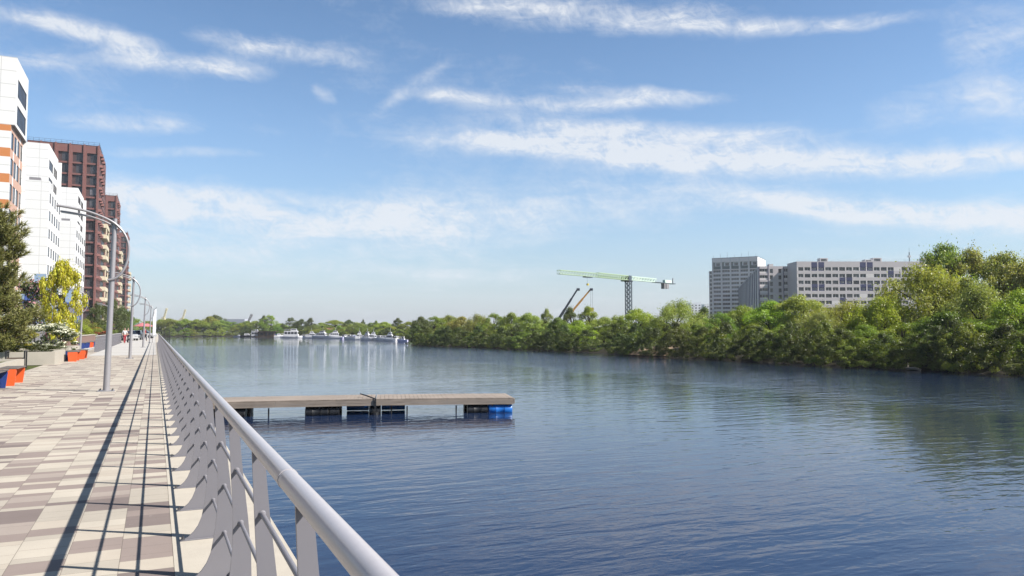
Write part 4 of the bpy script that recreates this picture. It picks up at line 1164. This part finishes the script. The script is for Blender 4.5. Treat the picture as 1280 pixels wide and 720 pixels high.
# --- A: white block with orange and peach lower storeys, at the left edge of the picture
a = Building('apartment_building', 'white building with orange lower storeys cut off by the left edge', (-15.1, 100.4, 0), 0, 'white apartment blocks along the embankment')
D, zt = 8.6, 24.4
xs = grid(D, 2.1, 1.45); zs = zgrid(1.0, 8, 2.9, .5, 2.4, zt); zs[0] = 0
a.facade((0, 0), (0, 1), xs, zs, lambda i, j: 'dark' if odd(i, j) else None, lambda i, j: 'peach_facade' if (i % 2 == 1 or (i + j) % 3 == 0) and i % 4 != 0 else ('white_facade' if (i // 2 + j) % 2 else 'peach_facade'), .05)
fx = grid(22, 3.6, 1.7)
a.facade((-22, 0), (1, 0), fx, zs, lambda i, j: 'dark' if odd(i, j) and i < len(fx) - 4 else None, lambda i, j: 'orange_facade' if j % 2 == 0 else 'white_facade', .3)
ux = [0, 1.2, 7.5, D]
a.facade((.35, 0), (0, 1), ux, [zt, 24.8, 27.0, 27.9, 30.0, 31.6], lambda i, j: 'dark' if (i == 1 and j in (3,)) else ('dark' if i == 1 and j == 1 else None), lambda i, j: 'white_facade', .05)
a.plain((-22, 0), (.35, 0), zt, 31.6, 'white_facade'); a.plain((0, 0), (.35, 0), zt, zt, 'white_facade')
a.wall.quad((0, 0, zt), (.35, 0, zt), (.35, D, zt), (0, D, zt), 'grey_facade'); a.plain((.35, D), (-22, D), 0, 31.6, 'white_facade'); a.plain((-22, D), (-22, 0), 0, 31.6, 'white_facade')
a.roof(-22, 0, .35, D, 31.602); a.done()

def white_block(label, y0, yl, ztl, ztu, setback, lowcol):
    b = Building('apartment_building', label, (-16 - .45 * (y0 > 140) - .15 * (y0 > 190), y0, 0), 0, 'white apartment blocks along the embankment')
    L = yl - y0; n = 8; st = (ztl - 1.3) / n
    xs = grid(L, L / 5.0, L / 5.0 * .52); zs = zgrid(1.0, n, st, .7, 2.35, ztl); zs[0] = 0
    def mm(i, j):
        if j > 5: return 'white_facade'
        return ('blue_facade', 'pale_blue_facade', 'grey_facade', 'white_facade')[(i * 3 + j * 5 + (i * j) % 3) % 4] if lowcol else ('white_facade' if j > 3 else ('blue_facade', 'grey_facade', 'dark_panel')[(i + j) % 3])
    b.facade((0, 0), (0, 1), xs, zs, lambda i, j: 'dark' if odd(i, j) else None, mm, .05)
    W = 24
    xf = [0, 6, 9, 12, 15, 16.3, 18, 19.3, 21, 22.3, W]
    def mf(i, j):
        if zs[j] > 10.2: return 'white_facade'
        if zs[j] > 7: return ('white_facade', 'pale_blue_facade')[i % 2]
        return ('blue_facade', 'pale_blue_facade', 'grey_facade', 'blue_facade', 'white_facade')[(i * 7 + j * 3) % 5]
    b.facade((-W, 0), (1, 0), xf, zs, lambda i, j: 'dark' if (i in (4, 6, 8) and j % 2 == 1 and zs[j] < 8) else None, mf, .3)
    hx = L - setback; nu = int((ztu - ztl) / st)
    xu = [0, 1.0, hx * .45, hx * .55, hx - 1.2, hx]; zu = [ztl] + [z for k in range(nu) for z in (ztl + k * st + .7, ztl + k * st + 2.35)] + [ztu]
    b.facade((-.6, setback), (0, 1), xu, zu, lambda i, j: 'dark' if i in (1, 3) and j % 2 == 1 else None, lambda i, j: 'white_facade', .05)
    b.plain((-W, setback), (-.6, setback), ztl, ztu, 'white_facade')
    b.plain((0, L), (-W, L), 0, ztu, 'white_facade'); b.plain((-W, L), (-W, 0), 0, ztu, 'white_facade')
    b.roof(-W, 0, 0, setback, ztl + .002, ph=.9); b.roof(-W, setback, -.6, L, ztu + .002)
    b.wall.quad((-.6, setback, ztl), (0, setback, ztl), (0, L, ztl), (-.6, L, ztl), 'white_facade')
    m = MB(); m.box(-12, .8, ztl + .01, -10.4, setback - .4, ztl + 2.6, 'grey_facade'); m.build('roof_hatch', b.t); m = MB(); m.box(-3.0, .8, ztl + .01, -1.4, 2.0, ztl + 1.5, 'grey_facade'); m.build('roof_hatch', b.t)
    return b.done()
white_block('white stepped building second from the left edge with blue and grey lower storeys', 147, 164, 25.3, 32.6, 3.2, True)
white_block('smaller looking white stepped building in front of the nearest brick tower', 197, 222, 25.0, 34.4, 9.0, False)

# --- red brick towers
def brick_tower(label, y0, c0, balc=True, z_first=3):
    b = Building('brick_tower', label, (-15.1 if y0 < 300 else -14.2, y0, 0), 0, 'red brick towers along the embankment')
    n, st = 16, 3.12; top = 52.3; W = 17.2; mod = W / 5
    xs = [0.0]
    for k in range(5): xs += [k * mod + .38, (k + 1) * mod - .30]
    xs.append(W); zs = zgrid(0.6, n, st, .22, 2.88, top); zs[0] = 0
    b.facade((-W, 0), (1, 0), xs, zs, lambda i, j: 'bay' if (i % 2 == 1 and i // 2 >= c0 and j % 2 == 1 and (j >= z_first or i // 2 == 4)) else None, lambda i, j: 'brick', .45)
    # pilasters stand proud of the bays, with a zigzag head
    for k in range(c0, 5):
        m = MB(); x = -W + (k + 1) * mod - .55
        m.box(x + .05, -.32, 0, x + .55, -.003, top + .3, 'brick'); m.build('pilaster', b.t)
    # river side: bay slabs near the corner, loggias behind
    D = 30.0
    xr = [0, 2.2, 5.4, 7.0, 10.2, 12.0, 15.2, 17.0, 20.2, 22, 25.2, 27, 29, D]
    b.facade((0, 0), (0, 1), xr, zs, lambda i, j: 'bay' if i % 2 == 1 and j % 2 == 1 else None, lambda i, j: 'brick', .06)
    m = MB()
    for k in range(1, n + 1):
        z = .6 + k * st; m = MB()
        for q in range(3): m.prism([(.0 + .002, 2.0 + q * 5.0), (.75, 2.4 + q * 5.0), (.75, 3.6 + q * 5.0), (.002, 5.6 + q * 5.0)], 'z', z - .42, z + .25, 'brick')
        m.build('bay_lintel', b.t, False, True); m = MB()
    if balc:
        for k in range(1, 11):
            z = .6 + k * st; m = MB(); e = .25 if k % 2 else 0
            m.box(.003, 17 + e, z, 1.5, 29.6, z + .25, 'cream'); m.box(1.38, 17 + e, z + .252, 1.5, 29.6, z + 1.15, 'cream')
            m.box(.003, 17 + e, z + .252, 1.378, 17.14 + e, z + 1.15, 'cream')
            if k % 2: m.box(1.2, 17.2, z + 1.152, 1.48, 17.6, z + st - .01, 'cream'); m.box(1.2, 28.9, z + 1.152, 1.48, 29.5, z + st - .01, 'cream')
            m.box(.003, 17.3, z + .253, .06, 29.3, z + st - .1, 'dark_panel'); m.build('balcony', b.t)
    b.plain((0, D), (-W, D), 0, top, 'brick'); b.plain((-W, D), (-W, 0), 0, top, 'brick')
    b.roof(-W, 0, 0, D, top + .002, par='brick_dark', ph=.25)
    m = MB()
    for (p, q) in (((-W + .1, .1), (-.1, .1)), ((-.1, .1), (-.1, D - .1))):
        for zz in (.6, 1.1): m.bar((*p, top + zz), (*q, top + zz), .05, .05, 'ironwork')
        for k in range(14):
            s_ = k / 13; m.bar((p[0] + (q[0] - p[0]) * s_, p[1] + (q[1] - p[1]) * s_, top + .25), (p[0] + (q[0] - p[0]) * s_, p[1] + (q[1] - p[1]) * s_, top + 1.1), .05, .05, 'ironwork')
    m.build('roof_railing', b.t)
    return b.done()
brick_tower('nearest and tallest looking red brick tower behind the white buildings', 240, 0, True, 15)
brick_tower('middle red brick tower partly hidden by the nearest one', 327, 3, True, 9)
brick_tower('farthest red brick tower seen just right of the nearest lamp pole', 450, 3, True, 9)

# --- right: grey slab block with a finned wing, and the pale tower
def cam_xy(X, Z): return X * RT.x + Z * FH.x, X * RT.y + Z * FH.y
st = 2.8
x, y = cam_xy(119, 320)
b = Building('apartment_building', 'long grey slab block with blue framed loggias behind the far bank trees', (x, y, 0), -YAW)
top = 29.7; n = 10; z0 = .35; L = 69.6; mod = 2.9
xs = [0.0]
for k in range(24): xs += [k * mod + .30 + (0 if k else .3), (k + 1) * mod - .12]
xs.append(L + .3); zs = zgrid(z0, n, st, .55, 2.05, top); zs[0] = 0
BL = {(9, 2), (9, 3), (9, 9), (9, 10), (7, 6), (7, 7), (6, 2), (6, 3), (6, 9), (6, 10), (4, 6), (4, 13), (8, 13), (4, 14)}
def sh(i, j):
    if i % 2 == 0 or j % 2 == 0: return None
    c, f = i // 2, j // 2
    if (f, c) in BL: return 'blue'
    if (c * 7 + f * 5) % 11 == 0: return None
    return 'white' if (c + f) % 3 else 'dark'
b.facade((0, 0), (1, 0), xs, zs, sh, lambda i, j: 'slab_blue' if (i % 2 == 1 and j % 2 == 0 and (j // 2 - 1, i // 2) in BL) else ('panel_light' if j % 2 else 'panel_grey'), .2)
b.wins.sort(key=lambda w: -w[1].z * 1.0 + (100 if w[1].x > 47 else 0))
b.plain((L + .3, 0), (L + .3, 11), 0, top, 'panel_light'); b.plain((0, 11), (0, 0), 0, top, 'panel_grey'); b.plain((L + .3, 11), (0, 11), 0, top, 'panel_grey')
rf = b.roof(0, 0, L + .3, 11, top + .002, par='panel_grey', ph=.3)
for k, (xa, ln, hh) in enumerate(((10.6, 3.4, 1.9), (29.5, 3.3, 1.3), (33, 3.6, 2.0), (54, 5, 2.0))):
    m = MB(); m.box(xa, 2, top + .01, xa + ln, 5, top + hh, 'panel_light'); m.box(xa + .4, 1.98, top + .6, xa + ln - .6, 1.998, top + hh - .3, 'dark_panel'); m.build('roof_house', b.t)
m = MB()
for zz in (.7, 1.1): m.bar((0.2, .3, top + zz), (L, .3, top + zz), .04, .04, 'frame_white')
for k in range(24): m.bar((.2 + k * 3, .3, top + .3), (.2 + k * 3, .3, top + 1.1), .05, .05, 'frame_white')
m.build('roof_railing', b.t)
m = MB(); m.tube([(47.3, .3, top - 1), (47.3, .3, top + 4.2)], .18, 'dark_panel', 8); m.box(46.8, -.1, top + 2.0, 47.8, .7, top + 2.9, 'frame_white'); m.tube([(47.3, .3, top + 4.2), (47.3, .3, top + 6.0)], .05, 'steel', 6); m.build('antenna', b.t)
b.done()

x, y = cam_xy(106.5, 331)
ang = -YAW
b = Building('apartment_building', 'blue finned wing of flats running away left of the long slab block', (x, y, 0), ang)
W = 14.0; top = 28.9
xs = [0, .5, 3.9, 4.4, 4.9, 6.3, 8.6, 10.0, 10.6, 11.0, 13.4, W]; zs = zgrid(.3, 10, st, .4, 2.3, top); zs[0] = 0
b.facade((0, 0), (1, 0), xs, zs, lambda i, j: ('loggia' if i in (1, 9) else ('white' if i in (4, 6) else None)) if j % 2 else None,
         lambda i, j: 'fin_blue' if i in (0, 2, 8, 10) else 'panel_grey', .25)
# the long side recedes: direction in the building's frame
ux, uy = 41 / 173.0, 168 / 173.0
dx, dy = -ux, -uy                                        # facade runs towards the near corner
LW = 172.0
xw = [0.0]
for k in range(14): xw += [k * 12.3 + .8, k * 12.3 + 6.2, k * 12.3 + 7.0, k * 12.3 + 11.6]
xw.append(LW)
b.facade((ux * LW, uy * LW), (dx, dy), xw, [0, 3, top - 2.2, top], lambda i, j: None,
         lambda i, j: ('fin_blue', 'panel_light', 'slab_blue', 'panel_grey')[i % 4] if j < 2 else 'panel_grey', .2)
m = MB()
for k in range(14):
    s_ = LW - (k * 12.3 + .4); px_, py_ = ux * s_, uy * s_
    nx, ny = -uy, ux
    m.add([(px_, py_, 0), (px_ + nx * .34, py_ + ny * .34, 0), (px_ + nx * .34 + ux * .5, py_ + ny * .34 + uy * .5, 0), (px_ + ux * .5, py_ + uy * .5, 0),
           (px_, py_, top - .6), (px_ + nx * .34, py_ + ny * .34, top - .6), (px_ + nx * .34 + ux * .5, py_ + ny * .34 + uy * .5, top - .6), (px_ + ux * .5, py_ + uy * .5, top - .6)],
          [(0, 1, 2, 3), (4, 5, 6, 7), (0, 1, 5, 4), (1, 2, 6, 5), (2, 3, 7, 6), (3, 0, 4, 7)], 'fin_blue')
m.build('fin', b.t, False, True)
b.plain((W, 0), (W + ux * LW, uy * LW), 0, top, 'panel_grey'); b.plain((W + ux * LW, uy * LW), (ux * LW, uy * LW), 0, top, 'panel_grey')
m = MB(); m.quad((0, 0, top + .002), (W, 0, top + .002), (W + ux * LW, uy * LW, top + .002), (ux * LW, uy * LW, top + .002), 'roof_felt'); m.box(4.8, .4, top + .01, 6.6, 3, top + 1.0, 'panel_light'); m.build('roof', b.t)
b.done()

ca, sa = math.cos(R(28)), math.sin(R(28))
X0, Z0 = 167.5 - 31 * ca, 522 + 31 * sa
x, y = cam_xy(X0, Z0)
b = Building('tower_block', 'pale high tower block with five balcony columns left of the grey slab block', (x, y, 0), -YAW - R(28))
W = 31; n = 17; st2 = 2.85; top = 51.2
xs = [0.0]
for k in range(5): xs += [k * 6.2 + .75, (k + 1) * 6.2 - .25]
xs.append(W); zs = zgrid(.4, n - 2, st2, .25, 2.6, .4 + 15 * st2 + .3); zs[0] = 0; zs += [.4 + 15 * st2 + 5.2, top]
zs[-3] = .4 + 15 * st2 + .3
b.facade((0, 0), (1, 0), xs, zs, lambda i, j: ('green' if j == len(zs) - 3 else ('loggia' if j % 2 else None)) if i % 2 else None, lambda i, j: 'tower_panel' if i % 2 else 'panel_light', .7)
b.wins.sort(key=lambda w: -w[1].z)
zs2 = zgrid(.4, 17, st2, .8, 2.2, top); zs2[0] = 0
b.facade((W, 0), (0, 1), [0, 6, 7.6, 12, 18, 19.6, 24, 30], zs2, lambda i, j: 'dark' if i in (1, 4) and j % 2 and (j // 2) % 2 == 0 else None, lambda i, j: 'tower_white', .2)
b.plain((W, 30), (0, 30), 0, top, 'tower_panel'); b.plain((0, 30), (0, 0), 0, top, 'tower_panel')
b.roof(0, 0, W, 30, top + .002, par='dark_panel', ph=.35)
m = MB(); m.box(-2.6, 1.5, 0, -.003, 26, top - 8.6, 'tower_panel')
for k in range(15): m.box(-2.0, 1.46, .9 + k * st2, -.6, 1.497, 2.6 + k * st2, 'dark_panel')
m.build('side_wing', b.t)
m = MB()
for k in range(7): m.bar((1 + k * 4.8, .5, top + .35), (1 + k * 4.8, .5, top + 2.2 + (k % 3)), .12, .12, 'steel')
m.build('antenna', b.t); b.done()

def far_block(px, ytop, wpx, Z, mat, label, floors):
    X = (px - 640) / FPX * Z; x, y = cam_xy(X, Z); h = EYE + (412 - ytop) / FPX * Z; w = wpx / FPX * Z
    b = Building('apartment_building', label, (x, y, 0), -YAW)
    zs = zgrid(0, floors, h / (floors + .3), .8, 2.2, h); xs = grid(w, w / 3, w / 3 * .5)
    b.facade((-w / 2, 0), (1, 0), xs, zs, lambda i, j: 'dark' if odd(i, j) and j > floors * 1.1 else None, lambda i, j: mat, .3)
    b.plain((w / 2, 0), (w / 2, 14), 0, h, mat); b.plain((w / 2, 14), (-w / 2, 14), 0, h, mat); b.plain((-w / 2, 14), (-w / 2, 0), 0, h, mat)
    b.roof(-w / 2, 0, w / 2, 14, h + .002, par=mat, ph=.6); b.done()
far_block(870, 379, 13, 900, 'far_white', 'distant white high-rise peeping over the trees left of the pale tower', 10)
far_block(885, 381, 9, 880, 'far_white', 'slim distant white high-rise closest to the pale tower', 10)
far_block(293, 400, 26, 560, 'far_grey', 'distant low bluish grey building above the far treeline', 2)
far_block(308, 404, 8, 520, 'far_white', 'tiny distant white building right of the bluish grey one', 2)

# ------------------------------------------------------------------ cranes
def lattice(m, a, b, w, h, n, mat, chord=.16, dia=.10):
    a, b = Vector(a), Vector(b); d = (b - a).normalized()
    r = d.cross(Vector((0, 0, 1))); r = Vector((1, 0, 0)) if r.length < 1e-3 else r.normalized(); u = r.cross(d)
    cs = [(-1, -1), (1, -1), (1, 1), (-1, 1)]
    C = lambda p, c: p + r * (c[0] * w / 2) + u * (c[1] * h / 2)
    for c in cs: m.bar(C(a, c), C(b, c), chord, chord, mat)
    for i in range(n):
        p, q = a.lerp(b, i / n), a.lerp(b, (i + 1) / n)
        for k in range(4):
            c0, c1 = cs[k], cs[(k + 1) % 4]
            m.bar(C(p, c0), C(q, c1), dia, dia, mat)
            m.bar(C(p, c1), C(q, c0), dia, dia, mat) if k % 2 == 0 else None
            m.bar(C(q, c0), C(q, c1), dia, dia, mat)
x, y = cam_xy(43.6, 287)
jd = Vector((-.66 * RT.x - .75 * FH.x, -.66 * RT.y - .75 * FH.y, 0)).normalized()
jz = top_z(785, 347.6, x, y)
t = thing('tower_crane', 'tower crane with a pale green lattice jib and dark mast above the far bank trees', 'crane', (x, y, 0), math.atan2(jd.y, jd.x))
m = MB(); lattice(m, (0, 0, 0), (0, 0, jz - 1.4), 1.75, 1.75, 12, 'crane_mast', .24, .15); m.build('mast', t)
m = MB(); m.box(-1.3, -1.1, jz - 1.4, 1.3, 1.1, jz - .95, 'boom_dark'); m.box(-.9, -.9, jz - .95, .9, .9, jz + .9, 'crane_mast'); m.build('slewing_unit', t)
m = MB(); m.box(.9, -1.9, jz - 1.3, 2.3, -.95, jz + .5, 'crane_green'); m.box(2.302, -1.7, jz - .7, 2.32, -1.15, jz + .3, 'boat_glass'); m.build('cab', t)
m = MB(); lattice(m, (1.0, 0, jz), (20, 0, jz + .1), 1.3, 1.55, 13, 'crane_green', .20, .14); lattice(m, (20, 0, jz - .02), (42.5, 0, jz - .1), 1.2, 1.3, 14, 'crane_green', .15, .09); m.build('jib', t)
m = MB(); lattice(m, (-1.0, 0, jz), (-19, 0, jz), 1.3, 1.3, 9, 'crane_white', .2, .15); m.box(-34, -.8, jz - .85, -18, .8, jz - .55, 'crane_mast'); m.build('counter_jib', t)
m = MB(); m.box(-9.5, -.7, jz - .4, -5, -.62, jz + .8, 'frame_white'); m.build('sign_board', t)
m = MB(); m.box(-28.6, -.75, jz - 2.9, -26.6, .75, jz - .852, 'grey_facade'); m.box(-26.0, -.75, jz - 3.0, -25, .75, jz - .852, 'grey_facade'); m.build('counterweight', t)
m = MB(); m.box(-31, -.6, jz - .548, -26, .6, jz + .6, 'crane_white'); m.bar((-33, 0, jz - .5), (-33, 0, jz + 1.6), .3, .3, 'grey_facade'); m.build('winch', t)
m = MB(); m.box(24, -.7, jz - 1.15, 28, .7, jz - .82, 'crane_mast'); tr = m.build('trolley', t)
m = MB(); m.tube([(26, -.2, jz - 1.16), (26, -.2, jz - 3.2)], .03, 'ironwork', 4); m.box(25.6, -.25, jz - 3.9, 26.4, .25, jz - 3.2, 'hook_yellow'); m.build('hook', tr)

def mobile_crane(p0, p1, Z, mat, label, hook):
    X0 = (p0[0] - 640) / FPX * Z; X1 = (p1[0] - 640) / FPX * Z
    z0 = EYE + (412 - p0[1]) / FPX * Z; z1 = EYE + (412 - p1[1]) / FPX * Z
    # boom pivot is on the carrier, hidden behind the trees
    k = (2.4 - z0) / (z1 - z0); Xb = X0 + (X1 - X0) * k
    x, y = cam_xy(Xb, Z)
    t = thing('mobile_crane', label, 'crane', (x, y, 0), -YAW)
    dx, dz = X1 - Xb, z1
    tip = Vector((dx, 0, dz)); base = Vector((0, 0, 2.4))
    m = MB(); m.box(-6, -1.25, .7, 4.5, 1.25, 1.5, mat); m.box(2.6, -1.2, 1.502, 4.4, 1.2, 2.8, mat); m.box(-4, -1.2, 1.502, -.8, 1.2, 2.9, mat); m.build('carrier', t)
    for xx in (-4.8, -3.4, 1.2, 3.2):
        for s in (-1, 1):
            m = MB(); m.tube([(xx, s * 1.0, .6), (xx, s * 1.32, .6)], .58, 'tyre', 14); m.build('wheel', t)
    m = MB(); d = tip - base
    m.bar(base, base + d * .45, .75, .85, mat); m.bar(base + d * .45, base + d * .75, .6, .68, mat); m.bar(base + d * .75, tip, .46, .52, mat)
    m.box(tip.x - .3, -.4, tip.z - .5, tip.x + .7, .4, tip.z + .3, 'boom_dark'); bo = m.build('boom', t)
    if hook:
        zz = EYE + (412 - hook) / FPX * Z
        m = MB()
        for s in (-.3, .3): m.tube([(tip.x + s + .3, 0, tip.z - .4), (tip.x + s + .3, 0, zz)], .035, 'steel', 4)
        m.build('hoist_rope', t); m = MB(); m.box(tip.x - .35, -.35, zz - 1.4, tip.x + .95, .35, zz, 'hook_yellow'); m.tube([(tip.x + .3, 0, zz - 1.4), (tip.x + .3, 0, zz - 2.2), (tip.x + .7, 0, zz - 2.5)], .1, 'hook_yellow', 6); m.build('hook_block', t)
mobile_crane((708, 383.5), (722, 361.5), 250, 'boom_dark', 'dark telescopic crane boom rising from the trees left of the orange one', None)
mobile_crane((720, 383.5), (738.5, 361.5), 258, 'boom_orange', 'orange telescopic crane boom with hanging yellow hook block', 384.5)
for px, yt, Z, ht, lab in ((204.5, 385.5, 620, 0, 'faint distant yellowish crane above the treeline near the promenade end'), (228, 387, 640, 1, 'second faint yellowish crane further right above the far treeline'), (310, 393, 500, 2, 'thin slanting distant crane boom right of the bluish grey building')):
    X = (px - 640) / FPX * Z; x, y = cam_xy(X, Z); h = EYE + (412 - yt) / FPX * Z
    t = thing('harbour_crane', lab, 'crane', (x, y, 0), -YAW)
    mt = 'crane_yellow' if ht < 2 else 'grey_facade'
    m = MB(); lattice(m, (0, 0, 0), (0, 0, h * .62), 1.9, 1.9, 5, mt, .28, .18); m.box(-2.2, -1.4, h * .42, 1.6, 1.4, h * .55, mt); m.build('mast', t)
    m = MB(); lattice(m, (0, 0, h * .5), (2.6, 0, h), 1.0, 1.0, 5, mt, .24, .16); m.build('boom', t)

# ------------------------------------------------------------------ sky, clouds, sun
SUN_EL, SUN_AZ = R(43.0), R(127.5)
w = bpy.data.worlds.new('World'); sc.world = w; w.use_nodes = True
nt = w.node_tree; bg = nt.nodes['Background']
sky = nd(nt, 'ShaderNodeTexSky'); sky.sky_type = 'NISHITA'; sky.sun_disc = False
sky.sun_elevation = SUN_EL; sky.sun_rotation = SUN_AZ; sky.air_density = 1.0; sky.dust_density = 0.7; sky.ozone_density = 2.0
tc = nd(nt, 'ShaderNodeTexCoord'); G3 = tc.outputs['Generated']
sp = nd(nt, 'ShaderNodeSeparateXYZ'); nt.links.new(G3, sp.inputs[0])
az = mth(nt, 'SUBTRACT', mth(nt, 'ARCTAN2', sp.outputs['X'], sp.outputs['Y']), YAW)       # bearing from the river view, radians
el = mth(nt, 'ARCSINE', sp.outputs['Z'])
def cvec(x, y, z=None):
    n = nd(nt, 'ShaderNodeCombineXYZ')
    for i, v in enumerate((x, y, z)):
        if v is None: continue
        if isinstance(v, (int, float)): n.inputs[i].default_value = v
        else: nt.links.new(v, n.inputs[i])
    return n.outputs[0]
def noise(vec, scale, detail=8.0, rough=.6, dist=0.0):
    n = nd(nt, 'ShaderNodeTexNoise', Scale=scale, Detail=detail, Roughness=rough, Distortion=dist); nt.links.new(vec, n.inputs['Vector']); return n.outputs['Fac']
warp = noise(cvec(mth(nt, 'MULTIPLY', az, 3.0), mth(nt, 'MULTIPLY', el, 6.0), 0.3), 1.6, 3.0)
ele = mth(nt, 'ADD', el, mth(nt, 'MULTIPLY_ADD', warp, .030, -.015))
fine = noise(cvec(mth(nt, 'MULTIPLY', az, 4.2), mth(nt, 'MULTIPLY', ele, 24.0), 1.7), 2.2, 10.0, .62, .5)
wisp = noise(cvec(mth(nt, 'MULTIPLY_ADD', ele, 9.0, mth(nt, 'MULTIPLY', az, 17.0)), mth(nt, 'MULTIPLY', ele, 20.0), 5.1), 2.6, 12.0, .68, 1.9)
tex = mth(nt, 'ADD', mth(nt, 'MULTIPLY', fine, .56), mth(nt, 'MULTIPLY', wisp, .44))
def ang(px, py):
    d = sight(px, py).normalized(); return math.atan2(d.x, d.y) - YAW, math.asin(d.z)
def band(x0, y0, x1, y1, thick, weight):        # a streak of cloud between two bearings
    a0, e0 = ang(x0, y0); a1, e1 = ang(x1, y1); ac_, ec = (a0 + a1) / 2, (e0 + e1) / 2
    sa_ = abs(a1 - a0) / 2; sl = (e1 - e0) / (a1 - a0); se = thick / 960.0
    da = mth(nt, 'SUBTRACT', az, ac_)
    de = mth(nt, 'DIVIDE', mth(nt, 'SUBTRACT', mth(nt, 'SUBTRACT', ele, ec), mth(nt, 'MULTIPLY', da, sl)), se)
    dn = mth(nt, 'DIVIDE', da, sa_)
    q = mth(nt, 'ADD', mth(nt, 'POWER', mth(nt, 'ABSOLUTE', dn), 4.0), mth(nt, 'MULTIPLY', de, de))
    return mth(nt, 'MULTIPLY', mth(nt, 'EXPONENT', mth(nt, 'MULTIPLY', q, -1.0)), weight)
BANDS = [(560, 174, 1340, 200, 13, 1.25), (640, 156, 1000, 172, 14, .75), (900, 244, 1340, 276, 12, .85), (980, 262, 1320, 286, 9, .40), (60, 250, 640, 285, 26, .80), (100, 238, 300, 255, 16, .35),
         (440, 262, 900, 250, 30, .40), (40, 25, 200, 62, 11, .55), (130, 66, 330, 88, 10, .66), (250, 46, 450, 72, 12, .62), (-20, 8, 120, 40, 9, .5), (470, 130, 560, 80, 9, .28), (540, 5, 900, 20, 16, .72), (840, 30, 1150, 22, 8, .55),
         (520, 118, 610, 126, 8, .62), (600, 130, 890, 122, 9, .62), (700, 110, 880, 118, 7, .45), (-20, 70, 110, 80, 8, .35), (60, 150, 240, 160, 9, .42), (130, 190, 320, 192, 6, .35),
         (390, 110, 420, 118, 6, .45), (570, 310, 600, 318, 8, .25), (300, 335, 700, 345, 10, .30), (1090, 140, 1340, 120, 24, .30), (1180, 60, 1340, 40, 34, .32), (120, 305, 330, 320, 14, .35)]
tot = None
for bnd in BANDS:
    o = band(*bnd); tot = o if tot is None else mth(nt, 'ADD', tot, o)
# scattered thin cloud all round the sky on a high flat layer
pl = mth(nt, 'ADD', mth(nt, 'MAXIMUM', sp.outputs['Z'], 0.0), .10)
layer = noise(cvec(mth(nt, 'DIVIDE', sp.outputs['X'], pl), mth(nt, 'DIVIDE', sp.outputs['Y'], pl), 3.0), .85, 9.0, .62, .4)
back = mth(nt, 'GREATER_THAN', mth(nt, 'ABSOLUTE', az), .75)
tot = mth(nt, 'ADD', tot, mth(nt, 'MULTIPLY', mth(nt, 'MULTIPLY_ADD', layer, 2.2, -.95, clamp=True), mth(nt, 'MULTIPLY_ADD', back, .0, .42)))
patch = noise(cvec(mth(nt, 'MULTIPLY', az, 9.0), mth(nt, 'MULTIPLY', ele, 16.0), 9.4), 1.7, 4.0, .6, .8)
dens = mth(nt, 'MULTIPLY', mth(nt, 'MULTIPLY', tot, mth(nt, 'MULTIPLY_ADD', patch, 2.6, -.33)), mth(nt, 'MULTIPLY_ADD', tex, 5.2, -1.35, clamp=False))
dens = mth(nt, 'MULTIPLY', mth(nt, 'SUBTRACT', dens, .10), .92, clamp=True)
hs = nd(nt, 'ShaderNodeHueSaturation', Saturation=1.03, Value=1.34); nt.links.new(sky.outputs[0], hs.inputs['Color'])
base = mixc(nt, 1.0, hs.outputs[0], (0.90, 1.04, 1.13), 'MULTIPLY')
hz = mth(nt, 'EXPONENT', mth(nt, 'MULTIPLY', mth(nt, 'MAXIMUM', el, 0.0), -9.5))
base = mixc(nt, mth(nt, 'MULTIPLY', hz, .86), base, (4.25, 4.5, 5.25))
zen = nd(nt, 'ShaderNodeMapRange'); nt.links.new(el, zen.inputs[0]); zen.inputs[1].default_value = R(14); zen.inputs[2].default_value = R(65); zen.inputs[3].default_value = 1.0; zen.inputs[4].default_value = 0.42
base = mixc(nt, 1.0, base, zen.outputs[0], 'MULTIPLY')
col = mixc(nt, mth(nt, 'MULTIPLY', dens, .86), base, (7.3, 7.6, 8.05))
nt.links.new(col, bg.inputs['Color']); bg.inputs['Strength'].default_value = 0.05

sd = bpy.data.lights.new('sun', 'SUN'); so = bpy.data.objects.new('sun', sd); COL.objects.link(so)
S = Vector((math.sin(SUN_AZ) * math.cos(SUN_EL), math.cos(SUN_AZ) * math.cos(SUN_EL), math.sin(SUN_EL)))
so.rotation_euler = S.to_track_quat('Z', 'Y').to_euler(); sd.energy = 5.0; sd.angle = R(0.5); sd.color = (1.0, .945, .87)

# ------------------------------------------------------------------ air
hm = bpy.data.materials.new('haze'); hm.use_nodes = True; ht = hm.node_tree; ht.nodes.clear()
ho = ht.nodes.new('ShaderNodeOutputMaterial'); hv = ht.nodes.new('ShaderNodeVolumePrincipled')
hv.inputs['Color'].default_value = (.86, .91, 1.0, 1); hv.inputs['Density'].default_value = HAZE; hv.inputs['Anisotropy'].default_value = 0.0
ht.links.new(hv.outputs[0], ho.inputs['Volume']); MATS['haze'] = hm
m = MB(); m.box(-1590, -390, -3.6, 1590, 1590, 75, 'haze'); hb = m.build('haze'); hb['kind'] = 'stuff'

# ------------------------------------------------------------------ camera and render settings
cd = bpy.data.cameras.new('camera'); co = bpy.data.objects.new('camera', cd); COL.objects.link(co)
co.location = (0, 0, EYE); co.rotation_euler = (math.pi / 2 + PITCH, 0, -YAW)
cd.sensor_width = 36; cd.lens = 36 * FPX / 1280; cd.clip_end = 8000; cd.clip_start = 0.05
sc.camera = co
vs = sc.view_settings; vs.view_transform = 'Standard'; vs.look = 'None'; vs.exposure = 1.19; vs.gamma = 1; vs.use_curve_mapping = False
sc.cycles.max_bounces = 6; sc.cycles.transparent_max_bounces = 8
sc.cycles.use_denoising = True
sc.cycles.sample_clamp_indirect = 6
